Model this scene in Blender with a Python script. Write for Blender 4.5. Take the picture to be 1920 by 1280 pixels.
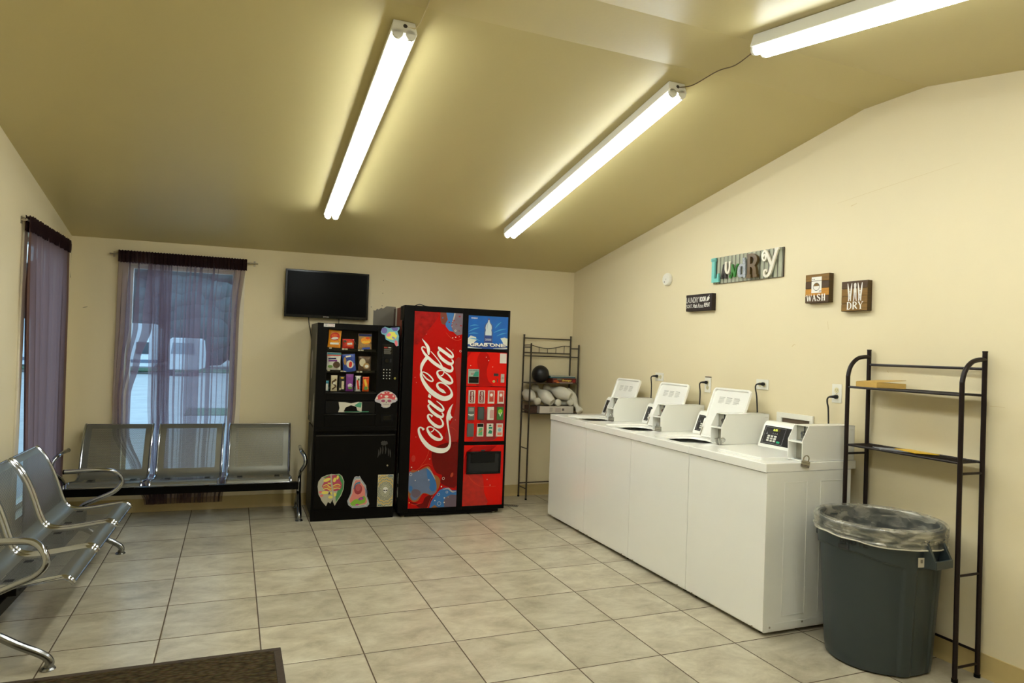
import bpy, math, random
from mathutils import Matrix, Vector, noise
PI = math.pi
R = math.radians
S = bpy.context.scene
C = S.collection
for o in list(bpy.data.objects): bpy.data.objects.remove(o)

# ---------------------------------------------------------------- camera
cam = bpy.data.cameras.new('camera'); cam.lens = 23.817; cam.sensor_width = 36; cam.clip_start = 0.05; cam.clip_end = 300
camo = bpy.data.objects.new('camera', cam); C.objects.link(camo)
def cam_basis(yaw, pitch, roll):
    f = Vector((math.sin(yaw)*math.cos(pitch), math.cos(yaw)*math.cos(pitch), math.sin(pitch)))
    r = Vector((math.cos(yaw), -math.sin(yaw), 0)); u = r.cross(f)
    return math.cos(roll)*r+math.sin(roll)*u, -math.sin(roll)*r+math.cos(roll)*u, f
r_, u_, f_ = cam_basis(R(22.32), R(0.8), R(2.006))
m4 = Matrix((r_, u_, -f_)).transposed().to_4x4(); m4.translation = (0.7505, -5.6484, 1.4973)
camo.matrix_world = m4
S.camera = camo

# ---------------------------------------------------------------- world and exposure
w = bpy.data.worlds.new('world'); S.world = w; w.use_nodes = True
wn = w.node_tree.nodes; wl = w.node_tree.links
bg = wn['Background']
tc = wn.new('ShaderNodeTexCoord'); sx = wn.new('ShaderNodeSeparateXYZ'); wr = wn.new('ShaderNodeValToRGB')
wl.new(tc.outputs['Generated'], sx.inputs[0]); wl.new(sx.outputs['Z'], wr.inputs[0]); wl.new(wr.outputs[0], bg.inputs[0])
wr.color_ramp.elements[0].position = 0.0; wr.color_ramp.elements[0].color = (0.60, 0.72, 0.84, 1)
wr.color_ramp.elements[1].position = 0.6; wr.color_ramp.elements[1].color = (0.42, 0.57, 0.78, 1)
bg.inputs[1].default_value = 1.08
S.view_settings.view_transform = 'Standard'; S.view_settings.look = 'None'
S.view_settings.gamma = 1; S.view_settings.use_curve_mapping = False
S.view_settings.exposure = 1.70
TUBE_POWER = 12.0

# ---------------------------------------------------------------- materials
def mat(name, col, rough=0.5, metal=0.0, noise_amt=0.0, nscale=8.0, bump=0.0, bscale=60.0, coat=0.0, emit=None, spec=0.5):
    m = bpy.data.materials.new(name); m.use_nodes = True
    nt = m.node_tree; b = nt.nodes['Principled BSDF']
    b.inputs['Base Color'].default_value = (*col, 1); b.inputs['Roughness'].default_value = rough
    b.inputs['Metallic'].default_value = metal; b.inputs['Coat Weight'].default_value = coat
    b.inputs['Specular IOR Level'].default_value = spec
    if emit:
        b.inputs['Emission Color'].default_value = (*emit[:3], 1); b.inputs['Emission Strength'].default_value = emit[3]
    t = nt.nodes.new('ShaderNodeTexCoord')
    if noise_amt:
        n = nt.nodes.new('ShaderNodeTexNoise'); n.inputs['Scale'].default_value = nscale; n.inputs['Detail'].default_value = 5
        nt.links.new(t.outputs['Object'], n.inputs['Vector'])
        mx = nt.nodes.new('ShaderNodeMix'); mx.data_type = 'RGBA'
        mx.inputs[6].default_value = (*[max(0, c*(1-noise_amt)) for c in col], 1)
        mx.inputs[7].default_value = (*[min(1, c*(1+noise_amt)) for c in col], 1)
        nt.links.new(n.outputs['Fac'], mx.inputs[0]); nt.links.new(mx.outputs[2], b.inputs['Base Color'])
    if bump:
        n2 = nt.nodes.new('ShaderNodeTexNoise'); n2.inputs['Scale'].default_value = bscale; n2.inputs['Detail'].default_value = 3
        nt.links.new(t.outputs['Object'], n2.inputs['Vector'])
        bp = nt.nodes.new('ShaderNodeBump'); bp.inputs['Strength'].default_value = bump; bp.inputs['Distance'].default_value = 0.01
        nt.links.new(n2.outputs['Fac'], bp.inputs['Height']); nt.links.new(bp.outputs[0], b.inputs['Normal'])
    return m
def rgb(r, g, b):  # sRGB 0-255 to linear
    return tuple(((c/255)/12.92 if c/255 <= .04045 else ((c/255+.055)/1.055)**2.4) for c in (r, g, b))

M = {}
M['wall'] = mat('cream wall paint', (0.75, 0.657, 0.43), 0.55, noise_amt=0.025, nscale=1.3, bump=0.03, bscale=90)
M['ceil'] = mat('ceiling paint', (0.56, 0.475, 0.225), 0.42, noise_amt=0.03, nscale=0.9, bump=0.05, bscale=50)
M['base'] = mat('vinyl cove base', (0.52, 0.40, 0.17), 0.4, noise_amt=0.08)
M['chrome'] = mat('chrome', (0.38, 0.40, 0.44), 0.13, 1.0, noise_amt=0.04, nscale=20)
M['chrome_dull'] = mat('dull chrome', (0.27, 0.275, 0.28), 0.24, 1.0, noise_amt=0.1, nscale=14)
M['blk'] = mat('black powder coat', (0.003, 0.0027, 0.0023), 0.5, noise_amt=0.2, spec=0.12)
M['blk_gloss'] = mat('black gloss', (0.002, 0.002, 0.002), 0.15, spec=0.3)
M['blk_mach'] = mat('black machine paint', (0.0025, 0.0021, 0.0017), 0.40, noise_amt=0.25, nscale=5, bump=0.01, spec=0.09)
M['blk_deep'] = mat('dark interior', (0.006, 0.006, 0.005), 0.8)
M['white'] = mat('white enamel', (0.87, 0.865, 0.80), 0.2, noise_amt=0.025, nscale=2.5, coat=0.25)
M['white_mt'] = mat('white sheet metal', (0.80, 0.80, 0.735), 0.3, noise_amt=0.03, nscale=3)
M['offwhite'] = mat('off white plastic', (0.78, 0.76, 0.66), 0.35, noise_amt=0.02)
M['trim'] = mat('white trim paint', (0.72, 0.66, 0.52), 0.45, noise_amt=0.06, nscale=9)
M['brown_rack'] = mat('bronze powder coat', (0.010, 0.004, 0.0035), 0.38, noise_amt=0.2, nscale=30, spec=0.3)
M['grey_rack'] = mat('pewter rack paint', (0.055, 0.042, 0.026), 0.4, 0.3, noise_amt=0.2, nscale=30)
M['can'] = mat('grey plastic', (0.028, 0.040, 0.043), 0.36, noise_amt=0.08, nscale=6, bump=0.03, bscale=200)
M['can_dark'] = mat('dark grey plastic', (0.009, 0.013, 0.015), 0.55)
M['ink'] = mat('black ink', (0.02, 0.02, 0.02), 0.6)
M['lock_steel'] = mat('lock steel', (0.50, 0.50, 0.47), 0.24, 1.0, noise_amt=0.15, nscale=60)
M['steel'] = mat('steel', (0.40, 0.36, 0.28), 0.3, 1.0, noise_amt=0.2, nscale=50)
M['lettering'] = mat('white lettering', (0.80, 0.78, 0.70), 0.4)
M['cord'] = mat('black cord', (0.010, 0.010, 0.010), 0.5)
M['cord_white'] = mat('white cord', (0.60, 0.52, 0.33), 0.5)
M['slot'] = mat('dark slot', (0.05, 0.04, 0.03), 0.6)
def flat(name, r, g, b, rough=0.35, **k):
    if name not in M: M[name] = mat(name, rgb(r, g, b), rough, **k)
    return M[name]

def tile_material():
    m = bpy.data.materials.new('ceramic floor tile'); m.use_nodes = True; nt = m.node_tree; N = nt.nodes; L = nt.links
    b = N['Principled BSDF']
    g = N.new('ShaderNodeNewGeometry'); sp = N.new('ShaderNodeSeparateXYZ'); L.new(g.outputs['Position'], sp.inputs[0])
    def math_(op, a, bb=None, c=None):
        n = N.new('ShaderNodeMath'); n.operation = op
        for i, v in enumerate((a, bb, c)):
            if v is None: continue
            if isinstance(v, (int, float)): n.inputs[i].default_value = v
            else: L.new(v, n.inputs[i])
        return n.outputs[0]
    tx = math_('DIVIDE', sp.outputs[0], 0.465); ty = math_('DIVIDE', sp.outputs[1], 0.465)
    fx = math_('ABSOLUTE', math_('SUBTRACT', math_('FRACT', math_('ADD', tx, 0.5)), 0.5))
    fy = math_('ABSOLUTE', math_('SUBTRACT', math_('FRACT', math_('ADD', ty, 0.5)), 0.5))
    d = math_('MINIMUM', fx, fy)
    gr = math_('LESS_THAN', d, 0.0068)
    cell = N.new('ShaderNodeCombineXYZ'); L.new(math_('FLOOR', tx), cell.inputs[0]); L.new(math_('FLOOR', ty), cell.inputs[1])
    wn_ = N.new('ShaderNodeTexWhiteNoise'); wn_.noise_dimensions = '3D'; L.new(cell.outputs[0], wn_.inputs['Vector'])
    # per tile offset + diagonal streaks
    mp = N.new('ShaderNodeVectorMath'); mp.operation = 'MULTIPLY_ADD'
    L.new(wn_.outputs['Color'], mp.inputs[0]); mp.inputs[1].default_value = (7, 7, 7); L.new(g.outputs['Position'], mp.inputs[2])
    mapn = N.new('ShaderNodeMapping'); mapn.inputs['Rotation'].default_value = (0, 0, R(35)); mapn.inputs['Scale'].default_value = (2.8, 4.2, 1)
    L.new(mp.outputs[0], mapn.inputs[0])
    n1 = N.new('ShaderNodeTexNoise'); n1.inputs['Scale'].default_value = 1.6; n1.inputs['Detail'].default_value = 7; n1.inputs['Roughness'].default_value = 0.70; n1.inputs['Distortion'].default_value = 0.35
    L.new(mapn.outputs[0], n1.inputs['Vector'])
    cr = N.new('ShaderNodeValToRGB'); L.new(n1.outputs['Fac'], cr.inputs[0])
    e = cr.color_ramp.elements; e[0].position = 0.30; e[0].color = (0.30, 0.255, 0.175, 1); e[1].position = 0.72; e[1].color = (0.60, 0.56, 0.43, 1)
    x = cr.color_ramp.elements.new(0.5); x.color = (0.45, 0.405, 0.29, 1)
    hv = N.new('ShaderNodeHueSaturation'); L.new(cr.outputs[0], hv.inputs['Color']); L.new(math_('MULTIPLY_ADD', wn_.outputs['Value'], 0.16, 0.92), hv.inputs['Value'])
    mx = N.new('ShaderNodeMix'); mx.data_type = 'RGBA'; L.new(gr, mx.inputs[0]); L.new(hv.outputs[0], mx.inputs[6]); mx.inputs[7].default_value = (0.085, 0.055, 0.028, 1)
    L.new(mx.outputs[2], b.inputs['Base Color'])
    L.new(math_('MULTIPLY_ADD', gr, 0.45, 0.33), b.inputs['Roughness'])
    bp = N.new('ShaderNodeBump'); bp.inputs['Strength'].default_value = 0.5; bp.inputs['Distance'].default_value = 0.004
    h = math_('MINIMUM', math_('MULTIPLY', d, 60), 1.0)
    L.new(math_('ADD', h, math_('MULTIPLY', n1.outputs['Fac'], 0.25)), bp.inputs['Height']); L.new(bp.outputs[0], b.inputs['Normal'])
    return m
M['tile'] = tile_material()

def perforated():
    m = bpy.data.materials.new('perforated sheet steel'); m.use_nodes = True; nt = m.node_tree; N = nt.nodes; L = nt.links
    b = N['Principled BSDF']; b.inputs['Base Color'].default_value = (0.175, 0.172, 0.138, 1); b.inputs['Metallic'].default_value = 0.65; b.inputs['Roughness'].default_value = 0.42
    uv = N.new('ShaderNodeUVMap'); uv.uv_map = 'UVMap'; sp = N.new('ShaderNodeSeparateXYZ'); L.new(uv.outputs[0], sp.inputs[0])
    def mt(op, a, bb=None, c=None):
        n = N.new('ShaderNodeMath'); n.operation = op
        for i, v in enumerate((a, bb, c)):
            if v is None: continue
            if isinstance(v, (int, float)): n.inputs[i].default_value = v
            else: L.new(v, n.inputs[i])
        return n.outputs[0]
    U, V = sp.outputs[0], sp.outputs[1]
    p = 0.0078; q = p*0.866
    vr = mt('DIVIDE', V, q); row = mt('FLOOR', vr); par = mt('MULTIPLY', mt('MODULO', row, 2.0), 0.5)
    cu = mt('SUBTRACT', mt('FRACT', mt('ADD', mt('DIVIDE', U, p), par)), 0.5); cv = mt('MULTIPLY', mt('SUBTRACT', mt('FRACT', vr), 0.5), 0.866)
    dd = mt('SQRT', mt('ADD', mt('MULTIPLY', cu, cu), mt('MULTIPLY', cv, cv)))
    hole = mt('LESS_THAN', dd, 0.30)
    def rng(v, a, c): return mt('MULTIPLY', mt('GREATER_THAN', v, a), mt('LESS_THAN', v, c))
    zone = mt('MULTIPLY', rng(U, 0.045, 0.440), mt('ADD', rng(V, 0.045, 0.395), rng(V, 0.50, 0.74)))
    f = mt('MULTIPLY', hole, zone)
    tr = N.new('ShaderNodeBsdfTransparent'); ms = N.new('ShaderNodeMixShader'); L.new(f, ms.inputs[0]); L.new(b.outputs[0], ms.inputs[1]); L.new(tr.outputs[0], ms.inputs[2])
    L.new(ms.outputs[0], N['Material Output'].inputs['Surface'])
    return m
M['perf'] = perforated()

def sheer(name, col, alpha, tcol):
    m = bpy.data.materials.new(name); m.use_nodes = True; nt = m.node_tree; N = nt.nodes; L = nt.links
    for n in list(N):
        if n.type == 'BSDF_PRINCIPLED': N.remove(n)
    df = N.new('ShaderNodeBsdfDiffuse'); df.inputs[0].default_value = (*col, 1)
    tl = N.new('ShaderNodeBsdfTranslucent'); tl.inputs[0].default_value = (*tcol, 1)
    a = N.new('ShaderNodeMixShader'); a.inputs[0].default_value = 0.5; L.new(df.outputs[0], a.inputs[1]); L.new(tl.outputs[0], a.inputs[2])
    t = N.new('ShaderNodeBsdfTransparent')
    wv = N.new('ShaderNodeTexNoise'); wv.inputs['Scale'].default_value = 4; tc_ = N.new('ShaderNodeTexCoord'); L.new(tc_.outputs['Object'], wv.inputs[0])
    r = N.new('ShaderNodeMapRange'); r.inputs['To Min'].default_value = alpha-0.06; r.inputs['To Max'].default_value = alpha+0.06; L.new(wv.outputs['Fac'], r.inputs[0])
    ms = N.new('ShaderNodeMixShader'); L.new(r.outputs[0], ms.inputs[0]); L.new(t.outputs[0], ms.inputs[1]); L.new(a.outputs[0], ms.inputs[2])
    L.new(ms.outputs[0], N['Material Output'].inputs['Surface'])
    return m
M['sheer'] = sheer('sheer plum curtain', (0.17, 0.11, 0.11), 0.50, (0.52, 0.37, 0.43))
M['sheer_dense'] = sheer('plum curtain', (0.17, 0.10, 0.085), 0.94, (0.26, 0.155, 0.15))
M['curtain_head'] = sheer('plum rod pocket', (0.038, 0.020, 0.020), 0.96, (0.04, 0.02, 0.025))
def film():
    m = bpy.data.materials.new('clear bin liner'); m.use_nodes = True; nt = m.node_tree; N = nt.nodes; L = nt.links
    for n in list(N):
        if n.type == 'BSDF_PRINCIPLED': N.remove(n)
    df = N.new('ShaderNodeBsdfDiffuse'); df.inputs[0].default_value = (0.70, 0.67, 0.56, 1)
    tl = N.new('ShaderNodeBsdfTranslucent'); tl.inputs[0].default_value = (0.6, 0.58, 0.50, 1)
    gl = N.new('ShaderNodeBsdfGlossy'); gl.inputs['Roughness'].default_value = 0.22; gl.inputs[0].default_value = (0.9, 0.88, 0.8, 1)
    a = N.new('ShaderNodeMixShader'); a.inputs[0].default_value = 0.35; L.new(df.outputs[0], a.inputs[1]); L.new(tl.outputs[0], a.inputs[2])
    a2 = N.new('ShaderNodeMixShader'); a2.inputs[0].default_value = 0.25; L.new(a.outputs[0], a2.inputs[1]); L.new(gl.outputs[0], a2.inputs[2])
    t = N.new('ShaderNodeBsdfTransparent'); tc_ = N.new('ShaderNodeTexCoord'); mp = N.new('ShaderNodeMapping'); mp.inputs['Scale'].default_value = (9, 9, 26); L.new(tc_.outputs['Object'], mp.inputs[0])
    n = N.new('ShaderNodeTexNoise'); n.inputs['Scale'].default_value = 1.0; n.inputs['Detail'].default_value = 4; n.inputs['Distortion'].default_value = 0.8; L.new(mp.outputs[0], n.inputs['Vector'])
    r = N.new('ShaderNodeMapRange'); r.inputs['From Min'].default_value = 0.38; r.inputs['From Max'].default_value = 0.66; r.inputs['To Min'].default_value = 0.14; r.inputs['To Max'].default_value = 0.70; L.new(n.outputs['Fac'], r.inputs[0])
    ms = N.new('ShaderNodeMixShader'); L.new(r.outputs[0], ms.inputs[0]); L.new(t.outputs[0], ms.inputs[1]); L.new(a2.outputs[0], ms.inputs[2])
    L.new(ms.outputs[0], N['Material Output'].inputs['Surface']); return m
M['liner'] = film()
def glassy(name, tint, refl):
    m = bpy.data.materials.new(name); m.use_nodes = True; nt = m.node_tree; N = nt.nodes; L = nt.links
    for n in list(N):
        if n.type == 'BSDF_PRINCIPLED': N.remove(n)
    t = N.new('ShaderNodeBsdfTransparent'); t.inputs[0].default_value = (*tint, 1)
    g = N.new('ShaderNodeBsdfGlossy'); g.inputs['Roughness'].default_value = 0.03
    fr = N.new('ShaderNodeFresnel'); fr.inputs[0].default_value = refl
    ge = N.new('ShaderNodeNewGeometry'); iv = N.new('ShaderNodeMath'); iv.operation = 'SUBTRACT'; iv.inputs[0].default_value = 1; L.new(ge.outputs['Backfacing'], iv.inputs[1])
    mu = N.new('ShaderNodeMath'); mu.operation = 'MULTIPLY'; L.new(fr.outputs[0], mu.inputs[0]); L.new(iv.outputs[0], mu.inputs[1])
    ms = N.new('ShaderNodeMixShader'); L.new(mu.outputs[0], ms.inputs[0]); L.new(t.outputs[0], ms.inputs[1]); L.new(g.outputs[0], ms.inputs[2])
    L.new(ms.outputs[0], N['Material Output'].inputs['Surface'])
    return m
M['glass'] = glassy('window glass', (0.85, 0.97, 1.0), 1.25)
M['pane'] = glassy('display glass', (0.98, 0.98, 0.96), 1.25)

# ---------------------------------------------------------------- mesh builder
class MB:
    def __init__(s): s.v = []; s.f = []; s.mi = []; s.m = []; s.uv = {}
    def _m(s, m):
        m = M[m] if isinstance(m, str) else m
        if m not in s.m: s.m.append(m)
        return s.m.index(m)
    def add(s, verts, faces, m, T=None):
        k = len(s.v); i = s._m(m)
        for v in verts: s.v.append(tuple(T @ Vector(v)) if T else tuple(v))
        for f in faces: s.f.append(tuple(k+j for j in f)); s.mi.append(i)
        return s
    def box(s, x0, x1, y0, y1, z0, z1, m, T=None):
        V = [(x, y, z) for z in (z0, z1) for y in (y0, y1) for x in (x0, x1)]
        return s.add(V, [(0,2,3,1),(4,5,7,6),(0,1,5,4),(2,6,7,3),(0,4,6,2),(1,3,7,5)], m, T)
    def prism(s, poly, a, b, m, T=None):      # poly in (u,v); a,b along third axis
        n = len(poly)
        ar = sum(poly[i][0]*poly[(i+1)%n][1]-poly[(i+1)%n][0]*poly[i][1] for i in range(n))
        if ar < 0: poly = poly[::-1]
        V = [(x, y, a) for x, y in poly]+[(x, y, b) for x, y in poly]
        F = [tuple(range(n-1, -1, -1)), tuple(range(n, 2*n))]+[(i, (i+1)%n, n+(i+1)%n, n+i) for i in range(n)]
        if b < a: F = [f[::-1] for f in F]
        return s.add(V, F, m, T)
    def tube(s, path, r, m, n=10, closed=False, T=None, sq=1.0, caps=True):
        P = [Vector(p) for p in path]; V = []; F = []
        N_ = len(P); up = None
        rr = r if isinstance(r, (list, tuple)) else [r]*N_
        for i, p in enumerate(P):
            if closed: t = (P[(i+1)%N_]-P[i-1])
            else: t = (P[min(i+1, N_-1)]-P[max(i-1, 0)])
            t = t.normalized() if t.length > 1e-9 else Vector((0,0,1))
            if up is None: up = t.orthogonal().normalized()
            up = (up-t*up.dot(t)); up = up.normalized() if up.length > 1e-6 else t.orthogonal().normalized()
            sd = t.cross(up)
            for j in range(n):
                a = 2*PI*j/n; V.append(p+rr[i]*(math.cos(a)*up+math.sin(a)*sd*sq))
        for i in range(N_ if closed else N_-1):
            for j in range(n):
                a = i*n+j; b = i*n+(j+1)%n; c = ((i+1)%N_)*n+(j+1)%n; d = ((i+1)%N_)*n+j
                F.append((a, b, c, d))
        if not closed and caps: F.append(tuple(range(n-1, -1, -1))); F.append(tuple((N_-1)*n+j for j in range(n)))
        return s.add(V, F, m, T)
    def bar(s, a, b, r, m, n=8, T=None): return s.tube([a, b], r, m, n, T=T)
    def lathe(s, prof, m, n=32, T=None, wob=None):   # prof (r,z)
        V = []; F = []
        for i, (r, z) in enumerate(prof):
            for j in range(n):
                a = 2*PI*j/n; q = r*(wob(a, z) if wob else 1); V.append((q*math.cos(a), q*math.sin(a), z))
        for i in range(len(prof)-1):
            for j in range(n): F.append((i*n+j, i*n+(j+1)%n, (i+1)*n+(j+1)%n, (i+1)*n+j))
        if prof[0][0] > 1e-6: F.append(tuple(range(n-1, -1, -1)))
        if prof[-1][0] > 1e-6: F.append(tuple((len(prof)-1)*n+j for j in range(n)))
        return s.add(V, F, m, T)
    def sphere(s, c, r, m, T=None, n=24, sc=(1,1,1)):
        V = []; F = []; k = n//2
        for i in range(k+1):
            th = PI*i/k
            for j in range(n):
                a = 2*PI*j/n; V.append((c[0]+sc[0]*r*math.sin(th)*math.cos(a), c[1]+sc[1]*r*math.sin(th)*math.sin(a), c[2]-sc[2]*r*math.cos(th)))
        for i in range(k):
            for j in range(n): F.append((i*n+j, i*n+(j+1)%n, (i+1)*n+(j+1)%n, (i+1)*n+j))
        return s.add(V, F, m, T)
    def grid(s, fn, nu, nv, m, T=None, uvf=None):
        k = len(s.v); V = [fn(i/nu, j/nv) for j in range(nv+1) for i in range(nu+1)]
        F = [(j*(nu+1)+i, j*(nu+1)+i+1, (j+1)*(nu+1)+i+1, (j+1)*(nu+1)+i) for j in range(nv) for i in range(nu)]
        if uvf:
            for j in range(nv+1):
                for i in range(nu+1): s.uv[k+j*(nu+1)+i] = uvf(i/nu, j/nv)
        return s.add(V, F, m, T)
    def ribbon(s, pts, a, b, m, T=None, sub=6, taper=False):
        P = catmull(pts, sub); n = len(P); Lf = []; Rt = []
        for i, (x, y, w_) in enumerate(P):
            q0 = P[max(0, i-1)]; q1 = P[min(n-1, i+1)]; dx, dy = q1[0]-q0[0], q1[1]-q0[1]; l = math.hypot(dx, dy) or 1
            nx, ny = -dy/l*w_/2, dx/l*w_/2; Lf.append((x+nx, y+ny)); Rt.append((x-nx, y-ny))
        V = []; F = []
        for i in range(n): V += [(*Lf[i], a), (*Rt[i], a), (*Lf[i], b), (*Rt[i], b)]
        for i in range(n-1):
            k = 4*i; q = k+4
            F += [(k+2, k+3, q+3, q+2), (k, k+2, q+2, q), (k+1, q+1, q+3, k+3), (k, q, q+1, k+1)]
        F += [(0, 1, 3, 2), (4*n-4, 4*n-2, 4*n-1, 4*n-3)]
        return s.add(V, F, m, T)
    def disc(s, x, y, r, a, b, m, T=None, n=20, ry=None):
        return s.prism([(x+r*math.cos(2*PI*i/n), y+(ry or r)*math.sin(2*PI*i/n)) for i in range(n)], a, b, m, T)
    def ring(s, x, y, r, wd, a, b, m, T=None, n=24):
        pts = [(x+r*math.cos(2*PI*i/n), y+r*math.sin(2*PI*i/n), wd) for i in range(n+1)]
        return s.ribbon(pts, a, b, m, T, sub=1)
    def text(s, body, x, y, w_, h, a, b, m, T=None, bold=0.0, shear=0.0, rot=0):
        cu = bpy.data.curves.new('t', 'FONT'); cu.body = body; cu.size = 1; cu.offset = bold; cu.shear = shear; cu.resolution_u = 3
        ob = bpy.data.objects.new('t', cu); C.objects.link(ob)
        dg = bpy.context.evaluated_depsgraph_get(); me = bpy.data.meshes.new_from_object(ob.evaluated_get(dg))
        vs = [v.co.copy() for v in me.vertices]; fs = [tuple(p.vertices) for p in me.polygons]
        bpy.data.objects.remove(ob); bpy.data.curves.remove(cu)
        if not vs: return s
        x0 = min(v.x for v in vs); x1 = max(v.x for v in vs); y0 = min(v.y for v in vs); y1 = max(v.y for v in vs)
        ca, sa = math.cos(rot), math.sin(rot); V = []
        for v in vs:
            uu = (v.x-x0)/(x1-x0)*w_; vv = (v.y-y0)/(y1-y0)*h
            V.append((x+uu*ca-vv*sa, y+uu*sa+vv*ca, b))
        bpy.data.meshes.remove(me)
        s.add(V, fs, m, T)
        return s
    def build(s, name, parent=None, loc=(0,0,0), rotz=0, bevel=0, seg=2, smooth=35, kind=None, label=None, cat=None, group=None, solid=0, sub=0):
        me = bpy.data.meshes.new(name); me.from_pydata(s.v, [], s.f)
        for m in s.m: me.materials.append(m)
        me.polygons.foreach_set('material_index', s.mi)
        if s.uv:
            ul = me.uv_layers.new(name='UVMap')
            for lp in me.loops: ul.data[lp.index].uv = s.uv.get(lp.vertex_index, (0, 0))
        me.validate(); me.update()
        if smooth:
            me.polygons.foreach_set('use_smooth', [True]*len(me.polygons)); me.set_sharp_from_angle(angle=R(smooth))
        o = bpy.data.objects.new(name, me); C.objects.link(o)
        o.location = loc; o.rotation_euler = (0, 0, rotz)
        if parent: o.parent = parent
        if solid:
            q = o.modifiers.new('solid', 'SOLIDIFY'); q.thickness = solid
        if sub:
            q = o.modifiers.new('sub', 'SUBSURF'); q.levels = sub; q.render_levels = sub
        if bevel:
            q = o.modifiers.new('bevel', 'BEVEL'); q.width = bevel; q.segments = seg; q.limit_method = 'ANGLE'; q.angle_limit = R(40); q.harden_normals = False
        tagit(o, label, cat, group, kind)
        return o
def tagit(o, label=None, cat=None, group=None, kind=None):
    if label: o['label'] = label
    if cat: o['category'] = cat
    if group: o['group'] = group
    if kind: o['kind'] = kind
    return o
def catmull(P, sub):
    if sub <= 1 or len(P) < 3: return list(P)
    out = []; n = len(P)
    for i in range(n-1):
        p0 = P[max(0, i-1)]; p1 = P[i]; p2 = P[i+1]; p3 = P[min(n-1, i+2)]
        for k in range(sub):
            t = k/sub
            out.append(tuple(0.5*((2*b)+(-a+c)*t+(2*a-5*b+4*c-d)*t*t+(-a+3*b-3*c+d)*t**3) for a, b, c, d in zip(p0, p1, p2, p3)))
    out.append(tuple(P[-1])); return out
def thing(name, label, cat, loc=(0,0,0), rotz=0, group=None):
    o = bpy.data.objects.new(name, None); o.empty_display_size = 0.05; C.objects.link(o)
    o.location = loc; o.rotation_euler = (0, 0, rotz); return tagit(o, label, cat, group)
def copy_tree(o, parent=None):
    kids = [c for c in bpy.data.objects if c.parent == o]
    c = o.copy(); C.objects.link(c)
    if parent: c.parent = parent
    for k in kids: copy_tree(k, c)
    return c
# frame whose third axis points out of the face (towards -y local): (u,v,n) -> (x=u, y=-n, z=v)
FACE = Matrix(((1,0,0,0),(0,0,-1,0),(0,1,0,0),(0,0,0,1)))
def face_at(y=0, x=0, z=0): return Matrix.Translation((x, y, z)) @ FACE

# ---------------------------------------------------------------- room shell
def BWY(x): return 0.9626-0.034*x              # inner face of the back wall
def RWX(y): return 4.1058+0.015*(0.823-y)      # inner face of the right wall
LW = -0.531
ROTB = math.atan(-0.034)
ROTR = -PI/2+math.atan(0.015)
YN = -6.75
def CZ(y):
    if y > -2.72: return 2.345+0.1820*(0.9-y)
    if y > -3.11: return 3.004
    return 3.004-0.182*(-3.11-y)
# window openings: back wall x -0.10..0.744, z 0.285..2.126 ; left wall y -0.345..0.60, z .285..2.20
floor = MB(); floor.box(-0.70, 4.5, YN-0.3, 1.3, -0.12, 0, 'tile'); floor.build('floor', kind='structure', smooth=0)
cl = MB(); ys = [1.3, -2.72, -3.11, YN-0.3]
prof = [(y, CZ(y)) for y in ys]
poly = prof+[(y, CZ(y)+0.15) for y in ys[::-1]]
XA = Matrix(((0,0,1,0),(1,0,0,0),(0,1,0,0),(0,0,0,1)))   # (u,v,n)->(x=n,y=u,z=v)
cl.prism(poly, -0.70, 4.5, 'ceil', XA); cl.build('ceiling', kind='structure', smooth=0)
wb = MB(); TB = Matrix.Translation((0, 0.9626, 0)) @ Matrix.Rotation(ROTB, 4, 'Z')
ztop = CZ(1.0)+0.05
W1 = (-0.105, 0.750, 0.285, 2.128)
for a, b, c, d in ((-0.675, W1[0], 0, ztop), (W1[1], 4.45, 0, ztop), (W1[0], W1[1], 0, W1[2]), (W1[0], W1[1], W1[3], ztop)):
    wb.box(a, b, 0, 0.15, c, d, 'wall', TB)
wb.build('wall_back', kind='structure', smooth=0)
def gable(name, T, openings, n0, n1, m='wall'):
    g = MB(); segs = sorted(set([1.1, YN-0.2, -2.72, -3.11]+[y for o_ in openings for y in o_[:2]]))
    for y0, y1 in zip(segs, segs[1:]):
        t0, t1 = CZ(y0)+.04, CZ(y1)+.04; hole = [o_ for o_ in openings if o_[0] <= (y0+y1)/2 <= o_[1]]
        if hole:
            o_ = hole[0]; g.prism([(y0, 0), (y1, 0), (y1, o_[2]), (y0, o_[2])], n0, n1, m, T); g.prism([(y0, o_[3]), (y1, o_[3]), (y1, t1), (y0, t0)], n0, n1, m, T)
        else: g.prism([(y0, 0), (y1, 0), (y1, t1), (y0, t0)], n0, n1, m, T)
    return g.build(name, kind='structure', smooth=0)
W2 = (-0.345, 0.60, 0.285, 2.165)
gable('wall_left', XA, [W2], LW-0.15, LW)
# right wall follows its slight skew
TR = Matrix.Translation((RWX(0), 0, 0)) @ Matrix.Rotation(math.atan(0.015), 4, 'Z') @ XA
gable('wall_right', TR, [], 0, 0.15)
wf = MB(); wf.box(-0.9, 4.5, YN-0.15, YN, 0, 2.5, 'wall'); wf.build('wall_front', kind='structure', smooth=0)
# drywall seam and scuffs belong to the right wall's surface
sc = MB(); FR = Matrix.Translation((RWX(-1.5), -1.5, 0)) @ Matrix.Rotation(ROTR, 4, 'Z') @ FACE
for pts in ([(1.05,2.475,.0012),(1.30,2.500,.0016),(1.80,2.545,.001)],[(1.15,2.44,.004),(1.19,2.45,.002)],[(0.72,1.59,.004),(0.74,1.605,.004),(0.75,1.60,.002)],[(1.42,1.46,.004),(1.43,1.45,.003)],[(1.98,1.31,.003),(2.05,1.31,.001)],[(1.0,1.75,.002),(1.01,1.70,.002)]):
    sc.ribbon(pts, 0.0002, 0.0006, flat('wall scuff', 208, 188, 140, 0.7), FR)
sc.build('trim_3', kind='structure')
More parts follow.
